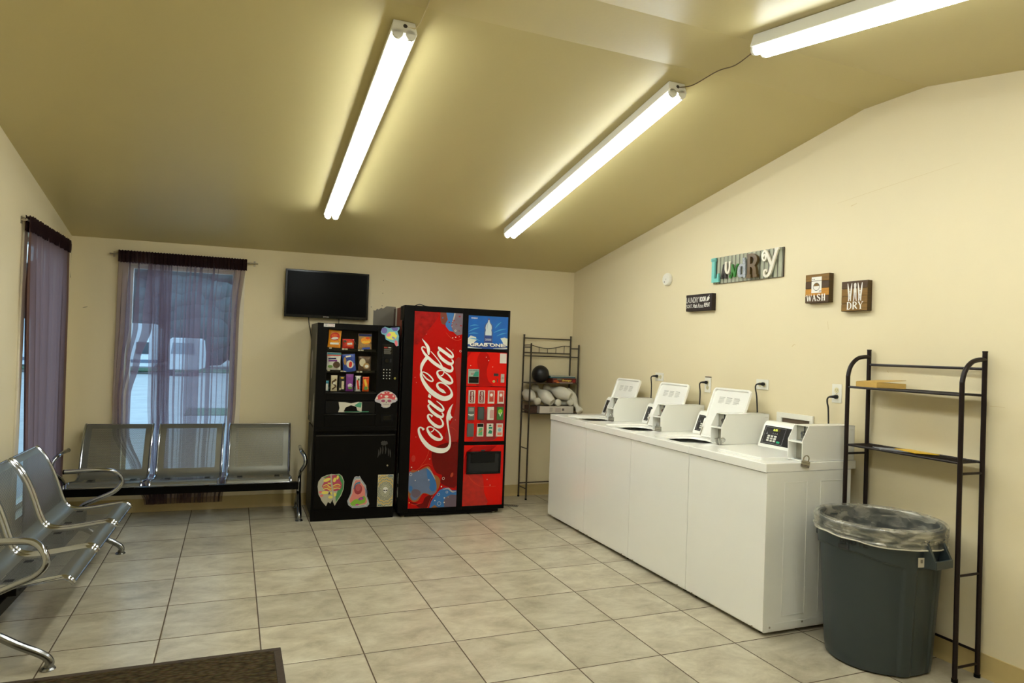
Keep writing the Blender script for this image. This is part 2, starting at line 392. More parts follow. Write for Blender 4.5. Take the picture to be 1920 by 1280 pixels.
# vinyl base
def cove(): return [(0, 0), (-0.012, 0), (-0.006, 0.012), (-0.003, 0.03), (-0.003, 0.11), (0, 0.113)]
bb = MB(); bb.prism([(-p[0], p[1]) for p in cove()], -0.6, 4.2, 'base', TB @ Matrix(((0,0,1,0),(-1,0,0,0),(0,1,0,0),(0,0,0,1)))); bb.build('baseboard_back', kind='structure')
bb = MB(); bb.prism([(-p[0], p[1]) for p in cove()], YN, 1.0, 'base', Matrix.Translation((RWX(0),0,0)) @ Matrix.Rotation(math.atan(0.015), 4, 'Z') @ Matrix(((-1,0,0,0),(0,0,1,0),(0,1,0,0),(0,0,0,1)))); bb.build('baseboard_right', kind='structure')
bb = MB(); bb.prism([(-p[0], p[1]) for p in cove()], YN, 1.0, 'base', Matrix.Translation((LW,0,0)) @ Matrix(((1,0,0,0),(0,0,1,0),(0,1,0,0),(0,0,0,1)))); bb.build('baseboard_left', kind='structure')
# bare grey patch of wall left unpainted behind the vending machines
pt = MB(); pt.prism([(1.985,0.9),(1.985,1.846),(2.0,1.838),(2.02,1.858),(2.035,1.852),(2.06,1.872),(2.075,1.862),(2.11,1.888),(2.20,1.885),(2.20,0.9)], 0.0003, 0.0012, flat('bare grey wall', 128, 122, 110, 0.8, noise_amt=.08), TB @ FACE)
pt.build('trim_4', kind='structure')
# small anchor holes beside the television, corner crack strips
ah = MB()
for x, z in ((2.07, 2.135), (2.068, 2.012), (2.066, 1.89), (1.962, 1.872)): ah.disc(x, z, 0.004, .0003, .001, 'slot', TB @ FACE, n=8)
ah.ribbon([(-0.531,2.26,.004),(-0.535,2.05,.007),(-0.53,1.98,.004)], .0003, .001, 'slot', TB @ FACE)
ah.ribbon([(-0.43,1.735,.002),(-0.41,1.74,.004),(-0.395,1.746,.001)], .0003, .001, 'slot', TB @ FACE)
ah.build('trim_5', kind='structure')

# windows: casing, sash and one glass pane each
def window(name, T, x0, x1, z0, z1, casing=0.075):
    root = bpy.data.objects.new(name, None); C.objects.link(root); root['kind'] = 'structure'
    f = MB()
    for a, b, c, d in ((x0-casing, x0, z0-casing, z1+casing), (x1, x1+casing, z0-casing, z1+casing), (x0, x1, z1, z1+casing), (x0, x1, z0-casing, z0)):
        f.box(a, b, -0.012, 0.0, c, d, 'trim', T)
    f.build('window_casing', root, bevel=0.002)
    s_ = MB(); w_ = 0.03
    for a, b, c, d in ((x0, x0+w_, z0, z1), (x1-w_, x1, z0, z1), (x0+w_, x1-w_, z1-w_, z1), (x0+w_, x1-w_, z0, z0+w_)):
        s_.box(a, b, 0.06, 0.10, c, d, 'offwhite', T)
    s_.build('window_sash', root, bevel=0.002)
    g = MB(); g.box(x0+w_, x1-w_, 0.078, 0.084, z0+w_, z1-w_, 'glass', T); g.build('glass_pane', root, smooth=0)
window('window_1', TB, *W1)
TL = Matrix.Translation((LW, 0, 0)) @ Matrix.Rotation(PI/2, 4, 'Z')
window('window_2', TL, *W2, casing=0.08)

# ---------------------------------------------------------------- fluorescent lights
M['tube'] = mat('lit fluorescent tube', (0.9, 0.9, 0.85), 0.4, emit=(0.95, 1.0, 1.0, TUBE_POWER))
M['tube_dim'] = mat('dimmed lit fluorescent tube', (0.9, 0.9, 0.85), 0.4, emit=(0.95, 1.0, 1.0, TUBE_POWER*0.74))  # emission lowered to keep the right wall from getting too bright
M['fixture'] = mat('white fixture enamel', (0.78, 0.77, 0.68), 0.4, noise_amt=0.02)
def light_fixture(x, y0, label, slope, yaw=0.0, tm='tube'):
    # y0: ceiling contact of the end nearer the ridge; the body runs away from it (local +y)
    L_ = 2.40
    root = thing('fluorescent_light', label, 'ceiling light', (x, y0, CZ(y0)), 0, 'twin tube strip lights on the ceiling')
    root.rotation_euler = (slope, 0, yaw)
    h = MB()
    h.prism([(-0.050, -0.002), (0.050, -0.002), (0.060, -0.056), (0.054, -0.060), (-0.054, -0.060), (-0.060, -0.056)], 0, L_, 'fixture', Matrix(((1,0,0,0),(0,0,1,0),(0,1,0,0),(0,0,0,1))))
    h.disc(0.004, -0.026, 0.010, -0.0015, -0.0005, 'slot', Matrix(((1,0,0,0),(0,0,1,0),(0,1,0,0),(0,0,0,1))))
    h.build('housing', root, bevel=0.002)
    for sx_ in (-0.029, 0.029):
        t = MB(); t.tube([(sx_, 0.022, -0.072), (sx_, L_-0.010, -0.072)], 0.0175, tm, 14)
        t.build('fluorescent_tube', root)
        for yy in (0.0, L_-0.012):
            c = MB(); c.tube([(sx_, yy, -0.066), (sx_, yy+0.014, -0.066)], 0.024, 'fixture', 18); c.build('lamp_holder', root)
    return root
SL = -math.atan(0.182)
light_fixture(1.415, -2.605, 'white twin tube ceiling light above the vending machines, leftmost strip in the photo', SL)
light_fixture(2.915, -2.595, 'white twin tube ceiling light on the sloped ceiling beside the washers, middle of the three', SL, tm='tube_dim')
C_ = light_fixture(2.955, -5.552, 'white twin tube ceiling light past the ceiling ridge, cut off by the top edge', -SL, tm='tube_dim')
light_fixture(1.415, -5.552, 'white twin tube ceiling light past the ridge on the left', -SL)
def cable(name, pts, r, m, label, cat='cable'):
    b = MB(); b.tube(catmull(pts, 6), r, m, 6); o = b.build(name); return tagit(o, label, cat)
cable('light_cable', [(2.93,-2.598,2.955),(2.99,-2.64,2.965),(3.035,-2.78,2.996),(3.05,-2.9,2.985),(3.045,-3.03,2.997),(3.02,-3.14,2.985),(2.99,-3.19,2.965)], 0.0028, flat('lamp cord', 92, 74, 44, 0.6), 'thin brown cord strung across the ceiling between two strip lights')
cable('light_cable', [(1.43,-2.608,2.957),(1.466,-2.615,2.955),(1.480,-2.66,2.975),(1.478,-2.80,2.997),(1.462,-2.95,2.994),(1.45,-3.1,2.997),(1.43,-3.19,2.965)], 0.0028, 'cord_white', 'thin cream cord leaving the end of the leftmost strip light')

# ---------------------------------------------------------------- outside the windows
M['gravel'] = mat('gravel yard', (0.37, 0.355, 0.33), 0.95, noise_amt=0.25, nscale=2); M['shell'] = mat('trailer shell', (0.62,0.66,0.68), 0.4, noise_amt=.05); M['weeds'] = mat('weeds', (0.07, 0.13, 0.07), 0.95, noise_amt=0.5, nscale=9)
og = MB(); og.box(-40, 40, 1.35, 60, -0.35, -0.25, 'gravel'); og.box(-40, -0.9, -20, 1.35, -0.35, -0.25, 'gravel')
og.build('trim_6', kind='structure', smooth=0)
gs = MB(); gs.box(-30, 12, 34.0, 38.0, -0.25, -0.20, 'weeds'); gs.box(-0.25, 1.6, 11.6, 13.4, -0.25, -0.235, 'weeds'); o = gs.build('grass_strip', smooth=0); tagit(o, 'green grass at the far edge of the gravel yard outside', 'grass', kind='stuff')
tr = thing('travel_trailer', 'long white travel trailer parked outside behind the left of the sheer curtain', 'trailer', (-5.3, 31.5, -0.25), R(2))
b = MB(); b.prism([(-3.6,0.35),(2.5,0.35),(2.75,0.70),(2.75,2.15),(2.5,2.45),(-3.6,2.45)], 0, 2.3, 'shell', FACE @ Matrix.Scale(-1,4,(0,0,1))); b.build('body', tr, bevel=0.03)
b = MB(); b.box(1.70,2.25,-0.03,0.0,0.98,1.55, flat('trailer window', 40,48,58,0.1)); b.build('window', tr)
b = MB(); b.box(-3.6,2.7,-0.02,0.0,0.55,0.70, flat('trailer stripe', 92,104,122)); b.build('stripe', tr)
for xx in (-0.4, 0.4):
    b = MB(); b.tube([(xx,-0.02,0.34),(xx,0.2,0.34)],0.34,flat('tyre',22,22,22,0.8),20); b.build('wheel', tr)
tr2 = thing('camper_van', 'small white van seen end-on through the middle of the curtain', 'van', (-1.45, 30.0, -0.25), R(-4))
b = MB(); b.prism([(-0.66,0.30),(0.66,0.30),(0.68,1.0),(0.60,1.72),(0.48,1.82),(-0.48,1.82),(-0.60,1.72),(-0.68,1.0)], 0, 3.2, 'shell', FACE @ Matrix.Scale(-1,4,(0,0,1))); b.build('body', tr2, bevel=0.04)
b = MB(); b.prism([(-0.52,1.05),(0.52,1.05),(0.46,1.58),(-0.46,1.58)],0,0.02,flat('camper window',120,135,145,0.15), FACE); b.build('window', tr2)
for xx in (-0.55, 0.55):
    b = MB(); b.tube([(xx-.09,0.5,0.26),(xx+.09,0.5,0.26)],0.26,M['tyre'],20); b.build('wheel', tr2)
# tree line
M['leaf'] = mat('dark foliage', (0.045, 0.080, 0.075), 0.9, noise_amt=0.7, nscale=1.2); M['bark'] = mat('bark', (0.05, 0.04, 0.035), 0.95, noise_amt=.4)
rnd = random.Random(4)
tdesc = [(-13.0,42,9.5,'dark conifer at the far left of the yard'),(-8.6,41,11.0,'tall dark tree behind the left of the white trailer'),(-4.7,43,10.0,'dark tree rising between trailer and van'),(-0.9,41,11.0,'dark tree right behind the small white van'),(2.9,43,10.0,'dark tree at the right of the window view')]
for k, (x, y, h, lab) in enumerate(tdesc):
    t = thing('yard_tree', lab, 'tree', (x, y, -0.25), rnd.random()*6, 'trees beyond the yard')
    b = MB(); b.tube([(0,0,0),(0.05,0,h*.4),(0,0.05,h*.8)],[0.26,0.20,0.06],'bark',8); b.build('trunk', t)
    b = MB()
    for i in range(15):
        zz = h*(0.10+0.90*i/14); rad = 2.9*(1-0.70*(i/14)**1.5)
        for j in range(4):
            a = rnd.random()*2*PI; q = rad*0.5; cx, cy = q*math.cos(a), q*math.sin(a); rr = rad*(0.45+0.2*rnd.random())
            kf = len(b.v); b.sphere((cx, cy, zz), rr, 'leaf', n=12, sc=(1,1,.55))
            for v in range(kf, len(b.v)):
                p = Vector(b.v[v]); d = noise.noise(p*1.9+Vector((k*3,0,0)))*0.5; c0 = Vector((cx,cy,zz)); b.v[v] = tuple(p+(p-c0).normalized()*d)
    b.build('crown', t, smooth=180)

# ---------------------------------------------------------------- curtains
def curtain(name, T, width_fn, z0, z1, label, head='curtain_head', body='sheer', nf=13, amp=0.016, ax=1.35, seed=1, off=0.045, lean=None, rod=(0,1), rodlabel='', panel2=None, headw=None):
    rn = random.Random(seed); ph = [rn.random()*6 for _ in range(6)]
    fold = []                               # irregular gathers: the sheet doubles back on itself
    tt = 0.0
    while tt < 1.0:
        fold.append((tt, 0.45+0.9*rn.random(), 0.6+0.8*rn.random())); tt += (0.55+0.9*rn.random())/nf
    fold.append((1.0, 0.6, 1.0)); fold[0] = (0.0, 0.6, 1.0)
    def fn(u, v, extra=0.0):
        z = z1+(z0-z1)*v
        a, b_ = width_fn(z); W_ = b_-a
        i = 0
        while i < len(fold)-2 and u >= fold[i+1][0]: i += 1
        f0, f1 = fold[i], fold[i+1]; q = (u-f0[0])/(f1[0]-f0[0]); wd = (f1[0]-f0[0])*W_
        k = min(1, 0.5+v*2.2)
        sw = 0.006*math.sin(3.1*v+ph[2]+9*f0[0])*v
        x = a+(f0[0]+q*(f1[0]-f0[0]))*W_+k*ax*f0[1]*wd*0.42*math.sin(2*PI*q)+sw*math.sin(PI*q)
        x = max(a-0.004, min(b_+0.004, x))
        y = -off-k*amp*f0[2]*math.sin(2*PI*q+0.9)*0.7+0.003*math.sin(5*v+7*u)+extra
        return (x, y, z)
    root = thing(name, label, 'curtain', (0,0,0))
    if panel2:
        wmain = width_fn; wf_ = panel2; fo_ = [(0,.5,1),(.22,1.1,1),(.38,.8,1.3),(.7,1.2,.9),(1,.5,1)]
        def fn2(u, v):
            nonlocal width_fn, fold
            width_fn, keep = wf_, fold; fold = fo_; r = fn(u, v); width_fn, fold = wmain, keep; return (r[0], r[1]-.006, r[2])
        b = MB(); b.grid(fn2, 70, 44, body, T); b.build('sheer_panel', root, smooth=80)
        wf_ = lambda z: (0.105+.01*math.sin(2*z), 0.235+.02*(2.2-z)*.5); fo_ = [(0,.5,1),(.3,1.2,1),(.6,.9,1.2),(1,.5,1)]
        b = MB(); b.grid(lambda u, v: (lambda r: (r[0], r[1]+.012, r[2]))(fn2(u, v)), 60, 44, body, T); b.build('sheer_panel', root, smooth=80)
    b = MB(); b.grid(fn, nf*18, 44, body, T); b.build('sheer_panel', root, smooth=80)
    h = MB()
    def hf(u, v):
        z = z1+0.022-v*0.100; a, b_ = headw or width_fn(z1); t = 2*PI*nf*2.0*u+ph[4]
        return (a+u*(b_-a), -off-0.010+0.005*math.sin(t)+0.003*math.sin(2.3*t)-0.004*math.sin(v*PI), z+0.003*math.sin(t*1.4))
    h.grid(hf, nf*18, 5, head, T); h.grid(lambda u, v: (hf(u, v)[0], hf(u, v)[1]+0.022, hf(u, v)[2]), nf*18, 5, head, T)
    h.build('rod_pocket', root, smooth=80)
    rd = thing('curtain_rod', rodlabel, 'curtain rod', (0,0,0))
    r = MB(); r.tube([T @ Vector((rod[0], -off, z1-0.012)), T @ Vector((rod[1], -off, z1-0.012))], 0.0065, 'steel', 10); r.build('rod', rd)
    for xx in (rod[0]+0.03, rod[1]-0.03):
        q = MB(); q.box(xx-0.006, xx+0.006, -off, 0.0, z1-0.016, z1-0.008, 'steel', T); q.box(xx-0.008, xx+0.008, -0.004, 0, z1-0.035, z1+0.012, 'steel', T); q.build('bracket', rd)
    return root
def lerp_tab(tab, z):
    tab = sorted(tab)
    for (z0_, v0), (z1_, v1) in zip(tab, tab[1:]):
        if z <= z1_: t = max(0, (z-z0_)/(z1_-z0_)); t = t*t*(3-2*t); return v0+(v1-v0)*t
    return tab[-1][1]
def w1(z): return (lerp_tab([(0.06,.14),(0.5,.115),(1.0,.085),(1.6,.075),(2.3,.06)], z), lerp_tab([(0.06,.71),(0.45,.755),(0.9,.79),(1.7,.79),(2.3,.835)], z))
def w1b(z): return (lerp_tab([(0.06,.10),(0.35,-.01),(0.7,-.165),(1.0,-.178),(2.3,-.175)], z), lerp_tab([(0.06,.17),(0.30,.08),(0.7,-.040),(1.0,-.040),(1.3,.02),(1.6,.10),(2.3,.11)], z))
curtain('window_curtain', TB, w1, 0.070, 2.215, 'sheer plum curtain glowing in front of the back wall window', nf=16, ax=1.35, seed=5, rod=(-0.245, 0.93), rodlabel='thin metal curtain rod over the back wall window', amp=0.014, off=0.034, panel2=w1b, headw=(-.178, .838))
curtain('window_curtain', TL, lambda z: (-0.458+0.105*max(0, 1.75-z), 0.70+0.02*(2.2-z)), 0.16, 2.235, 'heavy plum curtain covering the left wall window', body='sheer_dense', nf=9, ax=0.9, seed=8, rod=(-0.50, 0.74), rodlabel='short metal curtain rod above the left wall window', amp=0.022, off=0.038)

# ---------------------------------------------------------------- waiting benches
PROF = [(0.520,0.765),(0.505,0.752),(0.475,0.715),(0.445,0.665),(0.415,0.600),(0.390,0.530),(0.370,0.465),(0.352,0.415),(0.330,0.378),(0.300,0.357),(0.255,0.349),(0.200,0.350),(0.140,0.357),(0.080,0.366),(0.030,0.373),(0.000,0.376),(-0.018,0.372),(-0.032,0.362),(-0.045,0.345)]
P2 = catmull(PROF, 3)
arc = [0]
for a, b in zip(P2, P2[1:]): arc.append(arc[-1]+math.hypot(a[0]-b[0], a[1]-b[1]))
BENCH_GROUP = 'three seat waiting benches'
def bench(loc, rotz, label, pitch=0.54, sw=0.478):
    root = thing('waiting_bench', label, 'bench', loc, rotz, None)
    for k in (-1, 0, 1):
        cx = k*pitch
        st = MB(); n = len(P2)-1
        def fn(u, v, cx=cx): i = round(v*n); return (cx-sw/2+u*sw, P2[i][0], P2[i][1])
        st.grid(fn, 2, n, 'perf', uvf=lambda u, v: (u*sw, arc[round(v*n)]))
        seat = st.build('seat', root, smooth=60)
        # solid lip under the front edge and rolled top
        lp = MB(); lp.tube([(cx-sw/2, 0.523, 0.762), (cx+sw/2, 0.523, 0.762)], 0.006, 'chrome_dull', 8); lp.build('rolled_edge', seat)
        lp = MB(); lp.tube([(cx-sw/2, -0.043, 0.344), (cx+sw/2, -0.043, 0.344)], 0.005, 'chrome_dull', 8); lp.build('rolled_edge', seat)
        for sd in (-1, 1):
            fr = MB(); fr.tube([(cx+sd*(sw/2+0.006), y, z) for y, z in P2], 0.0125, 'chrome', 10, sq=0.75)
            fr.build('side_frame', seat)
        ur = MB(); ur.box(cx-0.17, cx+0.17, 0.20, 0.325, 0.282, 0.290, 'blk'); ur.box(cx-0.17, cx-0.13, 0.20, 0.325, 0.290, 0.349, 'blk'); ur.box(cx+0.13, cx+0.17, 0.20, 0.325, 0.290, 0.349, 'blk'); ur.build('seat_bracket', root)
    E_ = 0.885
    b = MB(); b.box(-E_, E_, 0.235, 0.295, 0.222, 0.282, 'blk'); b.build('beam', root, bevel=0.003)
    for sd in (-1, 1):
        x = sd*(E_+0.003)
        lg = MB(); path = catmull([(x,0.022,0.008),(x,0.016,0.035),(x,0.045,0.068),(x,0.14,0.122),(x,0.22,0.172),(x,0.268,0.190),(x,0.315,0.172),(x,0.395,0.122),(x,0.487,0.068),(x,0.516,0.035),(x,0.510,0.008)], 5)
        lg.tube(path, 0.0215, 'chrome_dull', 14, sq=0.8)
        lg.bar((x,0.266,0.175),(x,0.266,0.285),0.020,'chrome_dull',12)
        leg = lg.build('leg', root)
        for yy in (0.022, 0.510):
            ft = MB(); ft.lathe([(0.030,0),(0.032,0.003),(0.026,0.010),(0.010,0.016)], 'chrome_dull', 20, Matrix.Translation((x,yy,0))); ft.build('foot_pad', leg)
        xa = x+sd*0.004
        ar = MB(); ar.tube(catmull([(xa,0.266,0.275),(xa,0.276,0.315),(xa,0.250,0.348),(xa,0.165,0.388),(xa+sd*.01,0.080,0.428),(xa+sd*.03,0.038,0.480),(xa+sd*.025,0.05,0.535),(xa,0.10,0.574),(xa-sd*.004,0.20,0.582),(xa,0.300,0.576),(xa,0.375,0.573)], 6), 0.0155, 'chrome', 12)
        ar.tube([(xa,0.375,0.573),(xa,0.384,0.573)], 0.016, 'blk', 12)
        ar.build('armrest', root)
    return root
bench((0.430, 0.345, 0), -0.035, 'perforated metal three seat bench against the back wall under the window', pitch=0.553, sw=0.485)
bench((0.080, -1.165, 0), PI/2-0.025, 'perforated metal three seat bench along the left wall, nearest the camera')

# ---------------------------------------------------------------- entrance mat
mm = bpy.data.materials.new('brown ribbed mat'); mm.use_nodes = True; nt = mm.node_tree; Nn = nt.nodes; Ll = nt.links; bb_ = Nn['Principled BSDF']; bb_.inputs['Roughness'].default_value = 0.95; bb_.inputs['Specular IOR Level'].default_value = 0.1
tc_ = Nn.new('ShaderNodeTexCoord'); vo = Nn.new('ShaderNodeTexVoronoi'); vo.inputs['Scale'].default_value = 1; mpn = Nn.new('ShaderNodeMapping'); mpn.inputs['Scale'].default_value = (30, 58, 30); Ll.new(tc_.outputs['Object'], mpn.inputs[0]); Ll.new(mpn.outputs[0], vo.inputs['Vector'])
n2 = Nn.new('ShaderNodeTexNoise'); n2.inputs['Scale'].default_value = 55; Ll.new(tc_.outputs['Object'], n2.inputs['Vector'])
ra = Nn.new('ShaderNodeValToRGB'); ra.color_ramp.elements[0].color = (0.120,0.088,0.040,1); ra.color_ramp.elements[1].color = (0.022,0.015,0.008,1); Ll.new(vo.outputs['Distance'], ra.inputs[0])
mx = Nn.new('ShaderNodeMix'); mx.data_type = 'RGBA'; mx.blend_type = 'MULTIPLY'; mx.inputs[0].default_value = 0.5; Ll.new(ra.outputs[0], mx.inputs[6]); Ll.new(n2.outputs['Color'], mx.inputs[7]); Ll.new(mx.outputs[2], bb_.inputs['Base Color'])
bp = Nn.new('ShaderNodeBump'); bp.inputs['Strength'].default_value = 1; bp.inputs['Distance'].default_value = 0.012; bp.invert = True; Ll.new(vo.outputs['Distance'], bp.inputs['Height']); Ll.new(bp.outputs[0], bb_.inputs['Normal'])
M['mat'] = mm; M['mat_edge'] = mat('mat border', (0.050, 0.034, 0.020), 0.9, noise_amt=.3, nscale=60, bump=.4, bscale=150)
mt_ = thing('door_mat', 'dark brown ribbed door mat on the tiles at the bottom edge', 'mat', (0.42, -2.145-0.40, 0), 0)
b = MB(); b.box(-0.55, 0.565, -0.36, 0.365, 0.001, 0.011, 'mat'); b.build('ribbed_field', mt_, bevel=0.002)
b = MB()
for a in ((-0.6, 0.60, 0.365, 0.40), (-0.6, 0.60, -0.40, -0.36), (0.565, 0.60, -0.36, 0.365), (-0.6, -0.55, -0.36, 0.365)): b.box(*a, 0.001, 0.008, 'mat_edge')
b.build('border', mt_, bevel=0.003)
# floor register by the far rack
fr = thing('floor_register', 'small grey floor vent grille beside the drinks machine', 'floor vent', (3.285, 0.42, 0), -0.6)
b = MB(); b.box(-0.075,0.075,-0.03,0.03,0.001,0.006, flat('register grey',120,116,104,0.5)); b.build('frame', fr, bevel=0.001)
b = MB()
for i in range(8): b.box(-0.066+i*0.017,-0.058+i*0.017,-0.022,0.022,0.0062,0.0072,'slot')
b.build('slots', fr)

# ---------------------------------------------------------------- television
tv = thing('television', 'black flat wall television above the snack machine', 'television', (1.165, BWY(1.165)-0.075, 0), ROTB)
b = MB(); b.box(0.0, 0.755, 0.0, 0.045, 1.740, 2.178, 'blk_gloss'); b.box(0.10, 0.65, 0.045, 0.062, 1.80, 2.10, 'blk'); b.build('bezel', tv, bevel=0.004)
b = MB(); b.box(0.018, 0.737, -0.0012, 0.001, 1.765, 2.162, flat('screen black', 4, 4, 5, 0.22, spec=0.06)); b.build('screen', tv, smooth=0)
b = MB(); b.text('SAMSUNG', 0.345, 1.7475, 0.052, 0.009, 0, 0.0015, 'lettering', FACE); b.box(0.48, 0.72, -0.002, -0.0002, 1.7585, 1.7605, flat('bezel strip', 60, 60, 62, .2)); b.build('brand_lettering', tv, label='small white maker lettering on the bezel')
b = MB(); b.box(0.25, 0.50, 0.062, 0.0735, 1.86, 2.04, 'blk'); b.build('wall_bracket', tv)
TP = tv.matrix_world
def cordthing(name, pts, r, m, label, cat='cord'):
    return cable(name, pts, r, m, label, cat)
by = lambda x, o: BWY(x)-o
cordthing('power_cord', [(1.383,by(1.38,.045),1.745),(1.392,by(1.39,.03),1.68),(1.41,by(1.41,.02),1.60),(1.43,by(1.43,.012),1.45),(1.44,by(1.44,.012),1.2)], 0.004, 'cord', 'black cord curving down from the left of the television')
cordthing('power_cord', [(1.657,by(1.657,.045),1.745),(1.66,by(1.66,.022),1.69),(1.66,by(1.66,.015),1.5),(1.66,by(1.66,.015),1.3)], 0.003, 'cord', 'thin black cord hanging straight under the middle of the television')

# ---------------------------------------------------------------- snack vending machine
sn = thing('snack_vending_machine', 'black snack vending machine with glass front and colourful stickers', 'vending machine', (1.400, 0.245, 0), -0.022)
W_, H_, D_ = 0.700, 1.680, 0.625
b = MB()
b.box(0.008, W_-0.008, 0.04, D_, 0.02, 0.775, 'blk_mach')
b.box(0.0, 0.02, 0.02, D_, 0.80, H_, 'blk_mach'); b.box(W_-0.02, W_, 0.02, D_, 0.80, H_, 'blk_mach'); b.box(0.02, W_-0.02, 0.02, D_, H_-0.02, H_, 'blk_mach'); b.box(0.02, W_-0.02, 0.40, D_, 0.80, H_-0.02, 'blk_mach')
b.box(0.02, W_-0.02, 0.02, D_, 0.775, 1.06, 'blk_mach'); b.box(0.52, W_-0.02, 0.02, 0.40, 1.06, H_-0.02, 'blk_mach')
b.build('cabinet', sn, bevel=0.003)
b = MB()
wx0, wx1, wz0, wz1 = 0.085, 0.507, 1.093, 1.628
for a in ((0.0, wx0, 0.80, H_), (wx1, W_, 0.80, H_), (wx0, wx1, wz1, H_), (wx0, wx1, 1.025, wz0), (wx0, wx1, 0.80, 0.912)): b.box(a[0], a[1], 0, 0.022, a[2], a[3], 'blk_mach')
b.box(wx0, wx1, 0.016, 0.022, 0.912, 1.025, 'blk_mach')
b.box(0.075, 0.517, -0.004, 0, 1.081, 1.093, 'blk_gloss'); b.box(0.075, 0.517, -0.004, 0, 0.900, 0.908, 'blk_gloss')
b.build('upper_door', sn, bevel=0.002)
b = MB(); b.box(0.02, 0.69, 0.012, 0.04, 0.105, 0.735, 'blk_mach'); b.box(0.0, W_, 0.0, 0.06, 0.765, 0.80, 'blk_mach'); b.box(0.0, W_, 0.03, 0.06, 0.0, 0.10, 'blk_mach'); b.box(0.0, 0.02, 0.02, 0.06, 0.10, 0.765, 'blk_mach'); b.box(0.69, W_, 0.02, 0.06, 0.10, 0.765, 'blk_mach')
b.box(0.022, 0.688, 0.0105, 0.0125, 0.722, 0.728, flat('pale edge strip', 46, 42, 36, .4)); b.build('lower_panel', sn, bevel=0.003)  # paler strip along the top edge of the lower panel
b = MB(); b.box(0.09, 0.503, 0.006, 0.016, 0.916, 1.02, flat('flap black', 16, 15, 14, .35, spec=.15))
F0 = face_at(0.006)
b.prism([(0.195,1.012),(0.20,0.985),(0.205,0.96),(0.195,0.925),(0.25,0.925),(0.36,0.923),(0.392,0.925),(0.392,1.01),(0.36,1.014),(0.30,1.000),(0.25,1.010)], 0, 0.0006, flat('torn sticker white',196,190,172,.6), F0)
b.prism([(0.24,0.93),(0.255,0.965),(0.30,0.985),(0.345,0.972),(0.355,0.94),(0.385,0.93),(0.31,0.928)], 0.0006, 0.0010, 'blk_mach', F0)
b.prism([(0.352,0.968),(0.385,0.965),(0.39,1.005),(0.37,1.01),(0.33,0.985)], 0.0006, 0.0010, flat('sticker green',60,140,105,.5), F0)
b.prism([(0.25,0.925),(0.45,0.926),(0.455,0.932),(0.25,0.930)], 0.001, 0.0013, M['sticker green'], F0)
b.build('delivery_flap', sn)
b = MB(); b.box(wx0, wx1, 0.008, 0.013, wz0, wz1, 'pane'); b.build('glass_pane', sn, smooth=0)
b = MB()
for zz in (1.462, 1.276, 1.096): b.box(wx0-0.03, wx1+0.01, 0.05, 0.395, zz-0.010, zz-0.004, 'blk'); b.box(wx0-0.03, wx1+0.01, 0.044, 0.05, zz-0.016, zz+0.006, 'blk_gloss')
b.box(wx0-0.06, wx1+0.01, 0.385, 0.398, 1.07, 1.65, 'blk_deep')
b.build('shelf_tray', sn)
tags = [(0.115,1.468),(0.222,1.463),(0.248,1.463),(0.358,1.458),(0.384,1.458),(0.107,1.277),(0.217,1.273),(0.243,1.273),(0.352,1.270),(0.379,1.270)]
for x, z in tags:
    b = MB(); b.box(x-0.010, x+0.010, 0.041, 0.044, z-0.005, z+0.005, flat('price tag', 205, 196, 170)); b.box(x-0.006, x+0.006, 0.0405, 0.041, z-0.001, z+0.001, 'ink'); b.build('price_tag', sn, smooth=0)
M['coil'] = mat('vending coil', (0.55,0.52,0.46), 0.25, 1.0)
def coil(x, z, r, turns=6):
    b = MB(); n = turns*20; b.tube([(x+r*math.cos(2*PI*i/20), 0.024+0.33*i/n, z+r*math.sin(2*PI*i/20)) for i in range(n+1)], 0.0016, 'coil', 5); b.build('spiral_coil', sn)
for x, z, r in ((0.150,1.508,0.036),(0.285,1.508,0.036),(0.425,1.500,0.036),(0.150,1.322,0.036),(0.285,1.322,0.036),(0.425,1.316,0.036),(0.094,1.126,0.022),(0.152,1.130,0.026),(0.220,1.130,0.024),(0.285,1.130,0.026),(0.352,1.130,0.024),(0.420,1.130,0.026)): coil(x, z, r)
# keypad column
b = MB(); b.box(0.550, 0.642, -0.006, 0.0, 1.208, 1.520, flat('panel black', 12, 12, 11, .35, spec=.15)); b.box(0.556,0.636,-0.0075,-0.006,1.43,1.512,'blk_gloss'); b.box(0.562,0.592,-0.0082,-0.0075,1.482,1.494,flat('display red',150,38,20)); b.box(0.597,0.625,-0.0082,-0.0075,1.484,1.493,flat('decal grey',150,145,135))
for i in range(5): b.box(0.563,0.626-0.004*(i%3),-0.0082,-0.0075,1.472-i*0.0095,1.4745-i*0.0095,M['decal grey'])
b.box(0.560,0.634,-0.012,-0.006,1.345,1.405,'blk'); b.disc(0.588,1.375,0.017,0.012,0.018,'blk_gloss',FACE); b.box(0.616,0.630,-0.013,-0.006,1.36,1.392,'blk_deep'); b.build('coin_panel', sn, bevel=0.001)
for r in range(4):
    for c in range(3):
        x = 0.567+c*0.0262; z = 1.296-r*0.0255
        b = MB(); b.box(x-0.008,x+0.008,-0.009,-0.006,z-0.008,z+0.008,'blk_gloss'); b.disc(x,z,0.0042,0.009,0.0095,flat('key mark',200,198,190),FACE,n=8); b.build('keypad_button', sn)
b = MB(); b.disc(0.668,1.222,0.009,0,0.005,flat('brass lock',200,190,90,.3,metal=.6),FACE); b.disc(0.668,1.222,0.004,0.005,0.007,'ink',FACE); b.build('door_lock', sn)
b = MB(); b.disc(0.633,0.46,0.007,-0.012,-0.007,'steel',FACE); b.build('panel_lock', sn)
b = MB(); b.box(0.560,0.665,-0.003,0.0,0.845,0.905,'blk'); b.box(0.58,0.645,-0.0045,-0.003,0.858,0.895,'blk_gloss'); b.build('coin_return', sn, bevel=.002)
